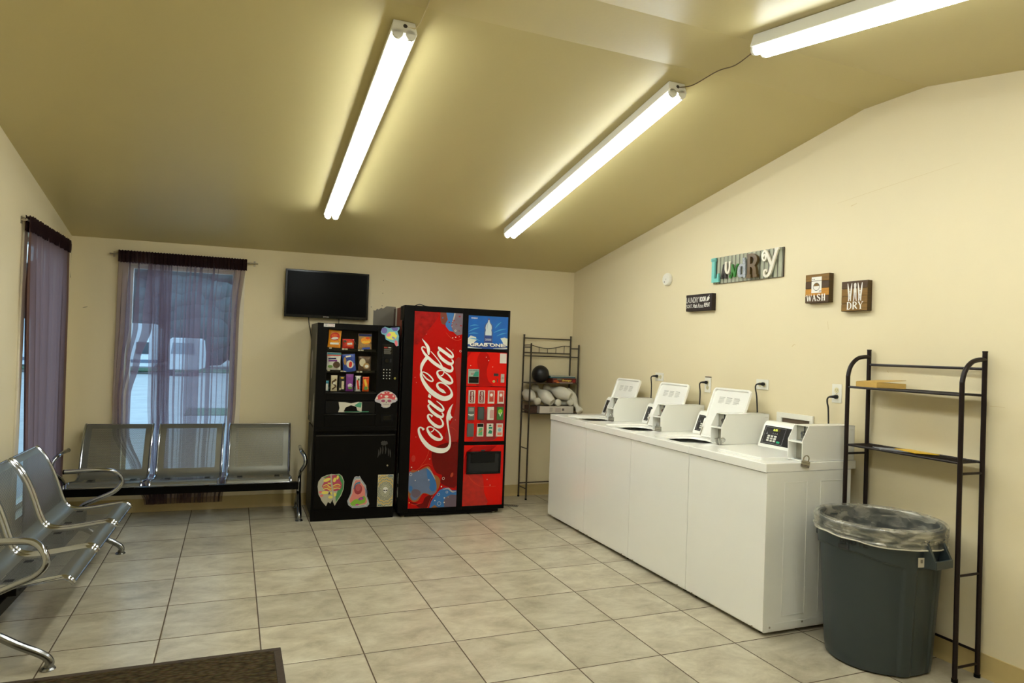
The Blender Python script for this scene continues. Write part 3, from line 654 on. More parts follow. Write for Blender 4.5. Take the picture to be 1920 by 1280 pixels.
b = MB(); b.box(0.049,0.139,-0.0012,0,1.648,1.674,flat('label white',215,212,205)); b.box(0.085,0.130,-0.0016,-0.0012,1.653,1.668,flat('label pink',190,130,130)); b.box(0.088,0.127,-0.0019,-0.0016,1.656,1.665,M['label white'])
for i in range(3): b.box(0.055,0.080,-0.0016,-0.0012,1.654+i*.006,1.656+i*.006,'ink')
b.build('asset_label', sn, smooth=0)
# stickers on the front
st = MB(); FF = face_at(0.0, 0, 0)
def blob(cx, cy, rx, ry, n=28, jit=0.0, seed=0, rot=0):
    rn = random.Random(seed); out = []
    for i in range(n):
        a = 2*PI*i/n; q = 1+jit*(rn.random()-.5)*2; x, y = rx*q*math.cos(a), ry*q*math.sin(a)
        out.append((cx+x*math.cos(rot)-y*math.sin(rot), cy+x*math.sin(rot)+y*math.cos(rot)))
    return out
# plain abstract sticker, top right
c = flat
st.prism([(0.530,1.625),(0.540,1.655),(0.565,1.670),(0.600,1.658),(0.640,1.664),(0.690,1.672),(0.692,1.655),(0.675,1.632),(0.690,1.590),(0.688,1.545),(0.690,1.510),(0.672,1.502),(0.650,1.530),(0.615,1.540),(0.575,1.560),(0.565,1.598),(0.540,1.605)],0,.0005,c('sticker cyan edge',110,170,180),FF)
st.prism(blob(0.560,1.636,0.026,0.026),.0005,.0009,c('sticker violet',98,88,150),FF); st.prism([(0.615,1.664),(0.685,1.667),(0.672,1.638),(0.640,1.636)],.0005,.0009,M['sticker violet'],FF)
st.prism(blob(0.625,1.592,0.045,0.036,jit=.12,seed=2),.0009,.0013,c('sticker yellow',214,206,84),FF); st.prism(blob(0.600,1.600,0.020,0.014,rot=.4),.0013,.0016,c('sticker pink',214,120,150),FF); st.prism(blob(0.642,1.575,0.016,0.009,rot=-.5),.0013,.0016,c('sticker lilac',150,140,175),FF); st.prism(blob(0.668,1.530,0.013,0.026,rot=.2),.0013,.0017,c('sticker coral',222,110,118),FF)
st.build('sticker', sn, label='torn yellow, violet and pink abstract sticker at the top right corner', smooth=0)
# mushroom skull
st = MB(); K0 = 0.0
st.prism([(0.500,1.035),(0.503,1.018),(0.530,1.008),(0.548,1.002),(0.560,0.990),(0.558,0.975),(0.575,0.966),(0.605,0.964),(0.628,0.970),(0.640,0.985),(0.640,0.996),(0.655,1.008),(0.680,1.014),(0.697,1.030),(0.697,1.045),(0.680,1.075),(0.650,1.098),(0.615,1.112),(0.585,1.112),(0.550,1.100),(0.520,1.075)],0,.0005,c('skull edge',175,170,178),FF)
st.prism([(0.512,1.035),(0.545,1.036),(0.600,1.048),(0.650,1.036),(0.688,1.036),(0.670,1.075),(0.635,1.098),(0.600,1.107),(0.560,1.097),(0.528,1.070)],.0005,.0009,c('cap red',198,70,72),FF)
st.prism([(0.545,1.032),(0.555,1.042),(0.600,1.050),(0.645,1.042),(0.653,1.028),(0.645,1.010),(0.630,1.000),(0.632,0.985),(0.620,0.972),(0.598,0.968),(0.573,0.973),(0.566,0.988),(0.566,1.000),(0.553,1.012)],.0009,.0013,c('bone',196,186,172),FF)
for x, y, r, ry in ((0.555,1.068,.007,.008),(0.660,1.066,.007,.008),(0.600,1.062,.017,.010),(0.518,1.048,.009,.010),(0.684,1.045,.009,.010),(0.570,1.092,.014,.007),(0.637,1.092,.014,.007),(0.602,1.097,.005,.004)): st.prism(blob(x,y,r,ry),.0013,.0016,c('dot cream',220,210,190),FF)
for x in (0.573,0.627): st.prism(blob(x,1.024,.018,.011),.0016,.0019,c('goggle edge',60,48,60),FF); st.prism(blob(x,1.024,.015,.009),.0019,.0022,c('goggle pink',165,70,105),FF)
st.prism([(0.600,1.020),(0.595,1.008),(0.606,1.008)],.0016,.0019,'ink',FF)
for i in range(6): st.box(0.579+i*.0085,0.581+i*.0085,-.0019,-.0016,0.986,1.002,c('teeth line',70,60,110))
st.box(0.575,0.625,-.0019,-.0016,0.993,0.9945,M['teeth line'])
st.build('sticker', sn, label='red spotted mushroom cap skull sticker', smooth=0)
# lower stickers
FL = face_at(0.012)
st = MB()
st.prism([(0.160,0.400),(0.185,0.398),(0.225,0.400),(0.250,0.380),(0.268,0.335),(0.266,0.270),(0.248,0.215),(0.215,0.165),(0.197,0.130),(0.180,0.165),(0.178,0.185),(0.160,0.150),(0.140,0.165),(0.125,0.130),(0.100,0.160),(0.085,0.180),(0.078,0.200),(0.060,0.230),(0.050,0.300),(0.055,0.340),(0.080,0.375),(0.120,0.392)],0,.0005,c('sticker grey',170,166,148),FL)
st.prism([(0.190,0.397),(0.232,0.392),(0.262,0.340),(0.262,0.270),(0.240,0.215),(0.205,0.160),(0.200,0.210),(0.215,0.25),(0.20,0.33)],.0005,.0008,c('sticker leaf',64,134,74),FL); st.prism([(0.09,0.372),(0.15,0.396),(0.13,0.37)],.0005,.0008,M['sticker leaf'],FL)
st.prism([(0.095,0.285),(0.085,0.300),(0.100,0.330),(0.105,0.365),(0.140,0.385),(0.195,0.392),(0.225,0.375),(0.235,0.340),(0.250,0.310),(0.245,0.280),(0.230,0.262),(0.200,0.255),(0.150,0.258),(0.110,0.262)],.0008,.0012,c('sticker crimson',176,62,92),FL)
for x, y, rx, ry, ro in ((0.125,0.352,.030,.014,.35),(0.188,0.350,.013,.020,-.3),(0.212,0.370,.009,.018,-.2),(0.150,0.320,.020,.007,-.2)): st.prism(blob(x,y,rx,ry,rot=ro),.0012,.0015,c('sticker butter',222,208,96),FL)
for y, am in ((0.300,.012),(0.286,.010),(0.272,.008)): st.ribbon([(0.095,y,.007),(0.125,y+am,.008),(0.155,y-am,.008),(0.185,y+am*.3,.008),(0.215,y+am,.008),(0.238,y,.005)],.0015,.0018,M['sticker butter'] if y != .286 else c('sticker orange',214,140,60),FL)
for x, y, rx, ry in ((0.112,0.245,.028,.014),(0.170,0.238,.018,.012),(0.160,0.205,.020,.012),(0.195,0.225,.012,.016)): st.prism(blob(x,y,rx,ry),.0012,.0016,M['sticker butter'],FL)
st.prism([(0.148,0.252),(0.138,0.228),(0.160,0.228)],.0016,.0019,c('sticker plum',70,45,80),FL)
for x0, y0 in ((0.085,0.22),(0.075,0.25)): st.prism(blob(x0,y0,.014,.010,jit=.2,seed=5),.0012,.0015,c('sticker rose',214,110,110),FL)
st.prism([(0.150,0.400),(0.162,0.402),(0.170,0.33),(0.185,0.24),(0.195,0.14),(0.182,0.17),(0.168,0.26),(0.155,0.33)],.0019,.0022,M['sticker grey'],FL)
st.build('sticker', sn, label='torn green and crimson psychedelic sticker with grey rips', smooth=0)
st = MB()
o2 = [(0.355,0.368),(0.372,0.374),(0.385,0.370),(0.398,0.376),(0.415,0.345),(0.435,0.318),(0.455,0.290),(0.462,0.240),(0.465,0.200),(0.480,0.165),(0.488,0.130),(0.470,0.108),(0.400,0.102),(0.345,0.104),(0.310,0.130),(0.300,0.165),(0.315,0.200),(0.328,0.230),(0.332,0.280),(0.340,0.330)]
def shrink(P, k, cx, cy): return [(cx+(x-cx)*k, cy+(y-cy)*k) for x, y in P]
for i, (k, col) in enumerate(((1.0,(196,196,190)),(0.965,(80,92,140)),(0.93,(196,200,190)),(0.89,(110,150,150)),(0.85,(210,190,180)),(0.80,(214,128,118)))):
    st.prism(shrink(o2,k,0.392,0.22),i*.0003,(i+1)*.0003,c('s2_%d' % i,*col),FL)
st.prism(blob(0.388,0.262,0.034,0.044),.0018,.0021,c('s2 mouth',150,48,56),FL); st.prism(blob(0.388,0.275,0.022,0.028),.0021,.0024,c('s2 mouth in',176,84,84),FL)
st.ribbon([(0.352,0.265,.006),(0.362,0.300,.010),(0.380,0.315,.012),(0.405,0.318,.016)],.0021,.0024,c('s2 teal',40,116,150),FL)
st.prism([(0.325,0.145),(0.36,0.175),(0.40,0.182),(0.440,0.205),(0.458,0.180),(0.450,0.145),(0.42,0.135),(0.37,0.122),(0.335,0.125)],.0018,.0021,c('s2 green',128,178,54),FL)
st.prism(blob(0.415,0.180,.024,.013,rot=.3),.0021,.0024,c('s2 purple',120,84,130),FL); st.prism(blob(0.418,0.178,.011,.009),.0024,.0026,c('s2 magenta',190,60,140),FL)
st.prism(blob(0.385,0.130,.016,.007),.0021,.0023,M['s2 magenta'],FL)
for k in range(4): st.ribbon([(0.440+.006*k,0.285-.01*k,.002),(0.450+.005*k,0.245,.002),(0.448+.006*k,0.205,.002)],.0021,.0023,M['s2_1'],FL)
st.build('sticker', sn, label='pink and green wavy abstract sticker, middle of the lower panel', smooth=0)
st = MB()
st.box(0.555,0.691,0.0115,0.012,0.103,0.381,c('alien cream',188,184,156))
cols = [c('a teal',26,92,96),c('a yellow',206,164,60),c('a blue',40,104,150),c('a grey',120,124,110),c('a sand',200,170,120)]
for i in range(1,13):
    rr = 0.012+i*0.0105; seg = []
    for k in range(97):
        a = 2*PI*k/96; q = rr*(1+0.045*math.sin(14*a)) if i > 3 else rr; x, y = 0.623+q*math.cos(a)*.92, 0.243+q*1.12*math.sin(a)
        ok = 0.5575 < x < 0.6885 and 0.106 < y < 0.378
        if ok: seg.append((x, y, 0.0062 if i > 3 else .0042))
        if (not ok or k == 96) and len(seg) > 1: st.ribbon(seg,.0005+.00001*i,.0009+.00001*i,M['a grey'] if i < 6 else cols[(i*2+(k//24)) % 4],FL,sub=1); seg = []
        if not ok: seg = []
st.prism([(0.623,0.216),(0.606,0.236),(0.602,0.256),(0.612,0.270),(0.623,0.273),(0.634,0.270),(0.645,0.256),(0.640,0.236)],.0012,.0016,c('alien white',222,222,216),FL)
for sd in (-1,1): st.prism(blob(0.623+sd*.010,0.243,.009,.0045,rot=sd*.45),.0016,.0019,'ink',FL)
st.build('sticker', sn, label='rectangular concentric wave sticker with a small alien head', smooth=0)
# scratches of an old decal + peeling stickers on the left side
st = MB()
for k, (x, y) in enumerate(((0.55,0.60),(0.565,0.62),(0.585,0.63),(0.61,0.63),(0.635,0.61),(0.65,0.60))): st.ribbon([(x,y,.003),(x+.004,y-.03,.010),(x-.004+.002*k,y-.07,.004)],0,.0004,c('decal ghost',44,42,40,.5),FL)
st.prism(blob(0.60,0.655,.03,.02,jit=.2,seed=3),0,.0003,M['decal ghost'],FL)
st.build('decal_residue', sn, smooth=0)
SIDE = Matrix(((0,0,-1,0),(-1,0,0,0),(0,1,0,0),(0,0,0,1)))   # (u,v,n)->(x=-n, y=-u, z=v)
for P_, m_, lab_ in (([(-0.10,1.55),(-0.085,1.60),(-0.07,1.50),(-0.08,1.38),(-0.10,1.33)],c('side sticker white',150,150,140,.4),'narrow scratched white sticker on the left side'),
 ([(-0.50,1.40),(-0.42,1.45),(-0.36,1.43),(-0.34,1.30),(-0.38,1.20),(-0.48,1.18),(-0.50,1.28)],c('side sticker violet',70,66,90,.3),'dark violet sticker high on the left side'),
 ([(-0.20,0.80),(-0.12,0.84),(-0.07,0.98),(-0.10,1.08),(-0.16,1.05),(-0.20,0.92)],M['side sticker white'],'peeling white sticker on the left side'),
 ([(-0.52,0.85),(-0.45,0.86),(-0.42,0.99),(-0.50,0.97)],c('side sticker tan',150,120,86),'small tan sticker on the left side'),
 ([(-0.24,0.38),(-0.15,0.42),(-0.13,0.60),(-0.20,0.66),(-0.26,0.52)],c('side sticker teal',58,74,70,.3),'glossy teal sticker low on the left side')):
    st = MB(); st.prism(P_, 0, .0006, m_, SIDE); st.build('side_sticker', sn, smooth=0, label=lab_)

# snacks
TSN = Matrix.Translation((1.400, 0.245, 0)) @ Matrix.Rotation(-0.022, 4, 'Z')
def bag(x, z0, z1, w_, body, label, prints=(), yy=0.046, th=0.022, crimp=True, tilt=0.0, name='snack_bag', cat='snack bag', grp='bagged snacks in the snack machine', text=None):
    cz = (z0+z1)/2; h = z1-z0; b = MB()
    def surf(s_):
        def fn(u, v):
            a = (1-(2*u-1)**4)*(1-(2*v-1)**6); wv = 0.0015*math.sin(40*u+9*v)
            return ((u-.5)*w_*(1-0.06*math.sin(PI*v)), s_*(th*a*.5+.001)+wv*a, (v-.5)*h)
        return fn
    b.grid(surf(-1), 12, 14, body); b.grid(lambda u, v: surf(1)(1-u, v), 12, 14, body)
    for pf in prints:
        kind_, px_, pz_, rx, rz, m = pf[:6]; ro = pf[6] if len(pf) > 6 else 0
        k0 = len(b.v)
        if kind_ == 'o': b.prism(blob(px_, pz_, rx, rz, 20, rot=ro), 0, 0.0001, m, FACE)
        else:
            b.prism([(px_-rx*math.cos(ro)+rz*math.sin(ro), pz_-rx*math.sin(ro)-rz*math.cos(ro)), (px_+rx*math.cos(ro)+rz*math.sin(ro), pz_+rx*math.sin(ro)-rz*math.cos(ro)), (px_+rx*math.cos(ro)-rz*math.sin(ro), pz_+rx*math.sin(ro)+rz*math.cos(ro)), (px_-rx*math.cos(ro)-rz*math.sin(ro), pz_-rx*math.sin(ro)+rz*math.cos(ro))], 0, 0.0001, m, FACE)
        lift = 0.0006*(1+prints.index(pf))
        for i in range(k0, len(b.v)):
            v = b.v[i]; b.v[i] = (v[0], -(th*.5+.002)-lift-(0 if v[1] > -0.00005 else .0002), v[2])
    o = b.build(name, smooth=50)
    o.matrix_world = TSN @ Matrix.Translation((x, yy, cz)) @ Matrix.Rotation(tilt, 4, 'Y')
    return tagit(o, label, cat, grp)
O = flat('snack orange',222,140,30,.22,bump=.35,bscale=70); Y = flat('snack yellow',226,178,50,.22,bump=.35,bscale=70); RD = flat('snack red',190,36,26,.22,bump=.35,bscale=70); BL = flat('snack blue',28,62,150,.22,bump=.35,bscale=70); WH = flat('snack white',206,204,196,.22,bump=.35,bscale=70); TE = flat('snack teal',40,120,140,.22,bump=.35,bscale=70); PU = flat('snack purple',112,44,128,.22,bump=.35,bscale=70); BR = flat('snack brown',78,54,34,.22,bump=.35,bscale=70); CR = flat('snack cream',190,178,150,.22,bump=.35,bscale=70); GR = flat('snack green',96,130,60,.22,bump=.35,bscale=70); OR2 = flat('snack deep orange',210,80,24,.22,bump=.35,bscale=70); DB = flat('snack dark blue',30,36,84,.22,bump=.35,bscale=70); TN = flat('snack tan',150,118,74,.22,bump=.35,bscale=70)
bag(0.147,1.474,1.622,0.108,O,'orange yellow puffed snack bag, top left of the display',[('o',0.0,0.020,0.040,0.034,RD,.2),('o',-.005,0.028,.026,.014,OR2,.2),('o',0.0,0.004,0.030,0.010,WH,.15),('r',0.0,-.040,.036,.008,WH,.05)],tilt=.05)
bag(0.262,1.470,1.550,0.100,RD,'small red snack bag behind a coil, top middle of the display',[('o',.012,.0,.030,.024,OR2),('r',.012,.0,.020,.008,WH,.1),('o',-.03,.02,.014,.01,BR)])
bag(0.404,1.466,1.602,0.118,TN,'brown and orange biscuit bag with blue ends, top right of the display',[('r',0,.056,.056,.010,DB),('o',0.006,0.008,.044,.030,O),('r',.006,-.004,.034,.009,Y,.1),('o',.02,.03,.018,.010,OR2),('r',.01,-.058,.034,.008,BL,.1)])
bag(0.147,1.284,1.430,0.118,WH,'white pouch with teal top edge, left of the second row',[('r',0,.064,.057,.007,TE),('r',0,.050,.057,.004,RD),('r',-.015,.022,.032,.006,DB,.05),('r',-.010,.004,.036,.006,PU,.05),('o',.022,-.030,.030,.028,BR),('o',-.03,-.045,.020,.012,GR)])
bag(0.275,1.268,1.420,0.112,BL,'blue snack bag with a red and white emblem, second row middle',[('o',.006,-.010,.030,.034,WH,.3),('o',.010,-.012,.014,.026,RD,-.2),('r',-.004,.058,.022,.006,WH,.1),('o',-.035,.02,.012,.034,TN)],tilt=-.10)
bag(0.408,1.280,1.405,0.108,BR,'clear bag of dark brown biscuits, second row right',[('o',-.02,.01,.026,.034,CR),('o',.014,-.020,.028,.026,TN),('o',.016,-.022,.016,.014,WH)])
bars = [(0.094,1.102,1.190,0.036,TE,'thin teal and white snack bar, first in the bottom row',[('r',0,-.01,.012,.030,WH)]),
 (0.155,1.102,1.236,0.054,CR,'cream and brown swirled snack bar, second in the bottom row',[('r',0,.02,.022,.008,BR,.7),('r',0,-.01,.024,.006,BR,-.7),('r',0,-.04,.018,.006,BR,.7),('o',0,.0,.010,.010,WH)]),
 (0.222,1.102,1.230,0.050,flat('snack black',26,24,22),'black and cream snack bar, third in the bottom row',[('r',.006,-.012,.010,.034,CR),('o',0,.05,.014,.006,Y),('o',-.016,-.045,.008,.010,CR)]),
 (0.285,1.102,1.250,0.064,PU,'purple snack bar, tallest in the bottom row',[('o',.004,-.025,.020,.020,flat('snack lilac',170,140,190)),('o',.006,-.045,.018,.010,GR),('r',0,-.02,.014,.005,WH,.4)]),
 (0.356,1.102,1.236,0.052,WH,'white and red snack bar with blue edges, fifth in the bottom row',[('r',-.022,0,.004,.062,DB),('r',.022,0,.004,.062,DB),('r',.0,-.010,.008,.040,RD,.15),('o',.004,.035,.008,.010,GR)]),
 (0.424,1.102,1.228,0.056,OR2,'orange red snack bar, last in the bottom row',[('r',0,.0,.010,.044,Y,.3),('o',0,-.035,.016,.016,GR),('r',0,.050,.022,.005,RD)])]
for x, a, c_, w_, m_, lab, pr in bars: bag(x, a, c_, w_, m_, lab, pr, th=.014, yy=.042, name='snack_bar', cat='snack bar', grp='snack bars in the bottom row')

# ---------------------------------------------------------------- soda vending machine
dm = thing('soda_vending_machine', 'tall red and black soda vending machine with white script lettering', 'vending machine', (2.128, 0.205, 0), -0.042)
CW, CH = 0.985, 1.868
M['soda_red'] = mat('soda red', rgb(176, 4, 2), 0.22, noise_amt=0.12, nscale=5, spec=0.25); M['soda_bright'] = mat('soda bright red', rgb(214, 14, 3), 0.25, noise_amt=0.06, nscale=4, spec=0.25); M['soda_dark'] = mat('soda dark red', rgb(104, 4, 3), 0.25, noise_amt=0.3, nscale=9, spec=0.25)
M['cab_red'] = mat('cabinet red', rgb(140, 48, 24), 0.35, noise_amt=0.12, nscale=4)
b = MB(); b.box(0.015, CW-0.01, 0.115, 0.60, 0.07, 1.862, 'cab_red'); b.box(0.012, 0.0152, 0.46, 0.52, 0.07, 1.862, 'offwhite'); b.box(0.011, 0.0153, 0.52, 0.60, 0.07, 1.862, flat('cabinet brown',70,30,18)); b.box(0.0, 0.03, 0.113, 0.20, 1.74, 1.866, 'blk'); b.build('cabinet', dm, bevel=0.003)
b = MB(); b.box(0.03, 0.94, 0.03, 0.55, 0.012, 0.07, 'blk'); b.build('base', dm, bevel=0.004)
for x, y in ((0.06,0.06),(0.90,0.06),(0.06,0.5),(0.90,0.5)):
    b = MB(); b.disc(x, y, 0.018, 0, 0.013, 'steel'); b.build('levelling_foot', dm)
b = MB()
b.box(0.0, CW, 0.006, 0.11, 0.045, CH, 'blk_mach')
for a in ((0.0,0.090,0.045,CH),(0.530,0.585,0.045,CH),(0.966,CW,0.045,CH),(0.090,0.530,1.820,CH),(0.585,0.966,1.808,CH),(0.090,0.530,0.045,0.080),(0.585,0.966,0.045,0.081),(0.585,0.966,1.478,1.508),(0.585,0.966,0.630,0.664)): b.box(a[0],a[1],0.0,0.006,a[2],a[3],'blk_mach')
b.build('door', dm, bevel=0.003)
b = MB(); b.tube(catmull([(0.10,0.06,1.868),(0.14,0.055,1.884),(0.19,0.06,1.872),(0.25,0.08,1.868)],5),0.004,'cord',6); b.build('top_cable', dm)
for z in (1.735, 1.72):
    pass
b = MB(); b.tube([(-0.006,0.045,1.73),(-0.006,0.045,0.12)],0.007,'blk_gloss',8)
for z in (0.18,0.30): b.box(-0.002,0.0,0.02,0.022,z,z+0.09,'offwhite')
b.build('hinge_rod', dm)
# left graphic panel
SCRIPT=[[(0.162,1.579,0.0009),(0.18,1.557,0.0114),(0.201,1.531,0.0205),(0.216,1.508,0.0264),(0.224,1.481,0.0282),(0.226,1.459,0.0227),(0.228,1.438,0.0118)],[(0.213,1.412,0.0318),(0.191,1.383,0.0296),(0.172,1.347,0.0282),(0.165,1.311,0.0182),(0.165,1.285,0.0118),(0.165,1.258,0.0182),(0.177,1.223,0.025),(0.203,1.179,0.0318),(0.241,1.131,0.0386),(0.283,1.096,0.0418),(0.334,1.066,0.0418),(0.381,1.05,0.0418),(0.422,1.058,0.04),(0.448,1.08,0.0309),(0.45,1.107,0.0173),(0.437,1.134,0.0136),(0.413,1.16,0.0114),(0.376,1.184,0.0118),(0.343,1.193,0.0127),(0.319,1.184,0.0159),(0.316,1.163,0.0205),(0.334,1.137,0.0236),(0.362,1.12,0.0282),(0.378,1.11,0.0205),(0.399,1.099,0.0014)],[(0.166,1.28,0.01),(0.191,1.283,0.0091),(0.223,1.268,0.0109),(0.255,1.242,0.0118),(0.274,1.218,0.0109),(0.272,1.205,0.0109),(0.252,1.205,0.0118),(0.22,1.222,0.0127),(0.192,1.25,0.0109),(0.171,1.276,0.0073)],[(0.198,1.494,0.0064),(0.185,1.504,0.0091),(0.169,1.505,0.0118),(0.164,1.49,0.0118),(0.177,1.466,0.0164),(0.198,1.438,0.0209),(0.231,1.407,0.0255),(0.268,1.375,0.0282),(0.31,1.347,0.0282),(0.347,1.327,0.0282),(0.385,1.31,0.0291),(0.417,1.298,0.0264),(0.44,1.3,0.0236),(0.45,1.316,0.0182),(0.446,1.338,0.0146),(0.431,1.354,0.0082)],[(0.246,1.469,0.0045),(0.284,1.43,0.0073),(0.322,1.386,0.0091),(0.346,1.351,0.0118),(0.361,1.325,0.0091)],[(0.324,1.477,0.0082),(0.313,1.462,0.0159),(0.322,1.438,0.0227),(0.349,1.407,0.0273),(0.387,1.38,0.0286),(0.424,1.362,0.0273),(0.446,1.367,0.0205),(0.452,1.386,0.0136),(0.439,1.402,0.01)],[(0.312,1.513,0.0027),(0.325,1.496,0.0264),(0.36,1.472,0.0273),(0.398,1.447,0.0273),(0.431,1.425,0.0282),(0.448,1.426,0.0191),(0.449,1.444,0.0146),(0.436,1.466,0.0118),(0.41,1.487,0.01),(0.384,1.507,0.0045)],[(0.371,1.298,0.0082),(0.344,1.302,0.01),(0.317,1.294,0.0136),(0.312,1.275,0.0173),(0.328,1.246,0.0236),(0.356,1.222,0.03),(0.393,1.2,0.0318),(0.428,1.189,0.0264),(0.451,1.197,0.0182),(0.45,1.217,0.0164),(0.433,1.244,0.0146),(0.405,1.27,0.0118),(0.376,1.29,0.0091),(0.367,1.298,0.0064)],[(0.373,1.303,0.0064),(0.372,1.28,0.0082),(0.359,1.258,0.0091),(0.343,1.255,0.0091)],[(0.253,0.998,0.0089),(0.241,0.986,0.0148),(0.252,0.962,0.0207),(0.282,0.929,0.0246),(0.323,0.9,0.0271),(0.355,0.886,0.0246),(0.376,0.891,0.0187),(0.379,0.909,0.0138),(0.366,0.924,0.0089)],[(0.238,1.038,0.003),(0.25,1.022,0.0256),(0.285,0.993,0.0256),(0.325,0.965,0.0271),(0.36,0.944,0.0276),(0.379,0.949,0.0197),(0.378,0.967,0.0138),(0.359,0.994,0.0108),(0.313,1.029,0.0039)],[(0.282,0.89,0.0197),(0.266,0.904,0.0108),(0.249,0.907,0.0128),(0.24,0.894,0.0167),(0.251,0.866,0.0217),(0.276,0.838,0.0246),(0.311,0.81,0.0286),(0.346,0.797,0.0266),(0.373,0.805,0.0207),(0.381,0.825,0.0167),(0.375,0.846,0.0138),(0.358,0.871,0.0108),(0.343,0.885,0.0059)],[(0.295,0.786,0.0079),(0.272,0.798,0.0098),(0.246,0.795,0.0128),(0.24,0.777,0.0167),(0.255,0.747,0.0226),(0.285,0.714,0.0276),(0.325,0.69,0.0295),(0.358,0.685,0.0236),(0.375,0.697,0.0187),(0.37,0.716,0.0158),(0.351,0.743,0.0128),(0.323,0.767,0.0108),(0.296,0.785,0.0079)],[(0.3,0.794,0.0049),(0.298,0.774,0.0069),(0.286,0.758,0.0079),(0.272,0.753,0.0089)],[(0.209,0.772,0.0226),(0.19,0.791,0.0128),(0.173,0.793,0.0138),(0.163,0.779,0.0167),(0.168,0.746,0.0217),(0.188,0.704,0.0286),(0.219,0.662,0.0345),(0.259,0.623,0.0394),(0.309,0.597,0.0433),(0.359,0.586,0.0443),(0.403,0.588,0.0404),(0.435,0.606,0.0305),(0.449,0.635,0.0207),(0.452,0.669,0.0167),(0.448,0.706,0.0138),(0.44,0.744,0.0118),(0.43,0.793,0.0138),(0.422,0.841,0.0177),(0.423,0.885,0.0266),(0.432,0.926,0.0276),(0.443,0.96,0.0207),(0.455,0.985,0.0098),(0.468,1.004,0.001)]]
F5 = face_at(0.0040)
g = MB(); g.box(0.090,0.530,0.004,0.006,0.080,1.820,'soda_red')
def lay(pts, m, k): g.prism(pts, 0.0001+0.0003*k, 0.0003+0.0003*k, m, F5)
def soft(P, sub=4):
    n = len(P); return [tuple(0.5*(2*b_+(-a+c_)*t+(2*a-5*b_+4*c_-d_)*t*t+(-a+3*b_-3*c_+d_)*t**3) for a, b_, c_, d_ in zip(P[i-1], P[i], P[(i+1)%n], P[(i+2)%n])) for i in range(n) for t in [q/sub for q in range(sub)]]
def clip(P): return [(min(.5298,max(.0902,x)), min(1.8198,max(.0802,y))) for x, y in P]
lay(clip(soft([(0.302,0.600),(0.296,0.482),(0.335,0.392),(0.391,0.364),(0.384,0.293),(0.54,0.27),(0.55,0.62),(0.45,0.66)])),'soda_dark',0)
lay(clip(soft([(0.40,0.70),(0.48,0.90),(0.50,1.15),(0.47,1.38),(0.54,1.36),(0.54,0.70)])),c('soda mid red',150,6,4),0)
lay(clip(soft([(0.089,0.145),(0.21,0.118),(0.244,0.174),(0.316,0.200),(0.265,0.085),(0.194,0.083),(0.166,0.107)])),'soda_dark',0)
lay(clip(soft([(0.091,1.8195),(0.30,1.8195),(0.28,1.74),(0.22,1.66),(0.17,1.58),(0.091,1.52)],2)),mat('blotched red',rgb(150,6,4),.25,noise_amt=.75,nscale=24,spec=.25),0)
lay(clip(soft([(0.101,0.407),(0.168,0.412),(0.243,0.446),(0.275,0.438),(0.309,0.375),(0.345,0.361),(0.372,0.325),(0.371,0.276),(0.342,0.219),(0.297,0.189),(0.225,0.21),(0.182,0.15),(0.143,0.138),(0.115,0.157),(0.091,0.206)],3)),c('g tan',150,88,30),1)
lay(clip(soft([(0.091,0.397),(0.124,0.394),(0.172,0.41),(0.243,0.43),(0.271,0.421),(0.295,0.385),(0.314,0.349),(0.334,0.312),(0.344,0.268),(0.337,0.219),(0.297,0.194),(0.261,0.209),(0.225,0.214),(0.19,0.185),(0.164,0.155),(0.129,0.156),(0.11,0.188),(0.113,0.214),(0.091,0.241)],3)),mat('g slate',rgb(92,108,140),.3,noise_amt=.25,nscale=14),2)
lay(clip(soft([(0.248,0.43),(0.281,0.394),(0.319,0.344),(0.339,0.286),(0.341,0.241),(0.305,0.225),(0.277,0.257),(0.284,0.296),(0.26,0.341),(0.252,0.386)])),c('g blue',40,104,168),3)
lay(soft([(0.100,0.28),(0.125,0.27),(0.120,0.235),(0.100,0.24)]),M['g blue'],3)
g.ribbon([(0.250,0.436,.004),(0.285,0.405,.008),(0.312,0.360,.008),(0.328,0.33,.003)],.0013,.0015,c('g pale',176,170,160),F5)
lay(clip(soft([(0.125,0.24),(0.16,0.25),(0.20,0.225),(0.19,0.19),(0.150,0.175),(0.120,0.205)])),c('g mauve',96,82,96),3)
lay(clip(soft([(0.283,0.0805),(0.299,0.136),(0.325,0.175),(0.369,0.231),(0.413,0.252),(0.455,0.253),(0.488,0.227),(0.529,0.226),(0.529,0.0805)],1)),M['g blue'],2)
lay(clip([(0.30,0.0805),(0.33,0.105),(0.36,0.0805)]),M['g tan'],3)
lay(clip(soft([(0.42,0.082),(0.413,0.136),(0.435,0.171),(0.48,0.191),(0.529,0.185),(0.529,0.0805)],1)),M['g mauve'],3)
g.ribbon([(0.40,0.236,.003),(0.45,0.245,.012),(0.49,0.215,.012),(0.525,0.218,.004)],.0013,.0015,M['g pale'],F5)
lay([(0.321,1.8198),(0.385,1.8198),(0.388,1.733),(0.371,1.708),(0.339,1.716),(0.323,1.754)],c('g brown',110,44,14),1)
lay([(0.375,1.8198),(0.453,1.8198),(0.448,1.77),(0.425,1.706),(0.445,1.651),(0.409,1.657),(0.375,1.697),(0.371,1.721),(0.391,1.757)],M['g blue'],2)
lay([(0.448,1.8198),(0.5298,1.8198),(0.5298,1.632),(0.482,1.618),(0.445,1.651),(0.429,1.707),(0.448,1.77)],mat('g grey',rgb(112,98,108),.3,noise_amt=.3,nscale=18),3)
g.ribbon([(0.455,1.818,.012),(0.448,1.78,.012),(0.438,1.745,.008),(0.43,1.72,.003)],.0013,.0015,M['g pale'],F5)
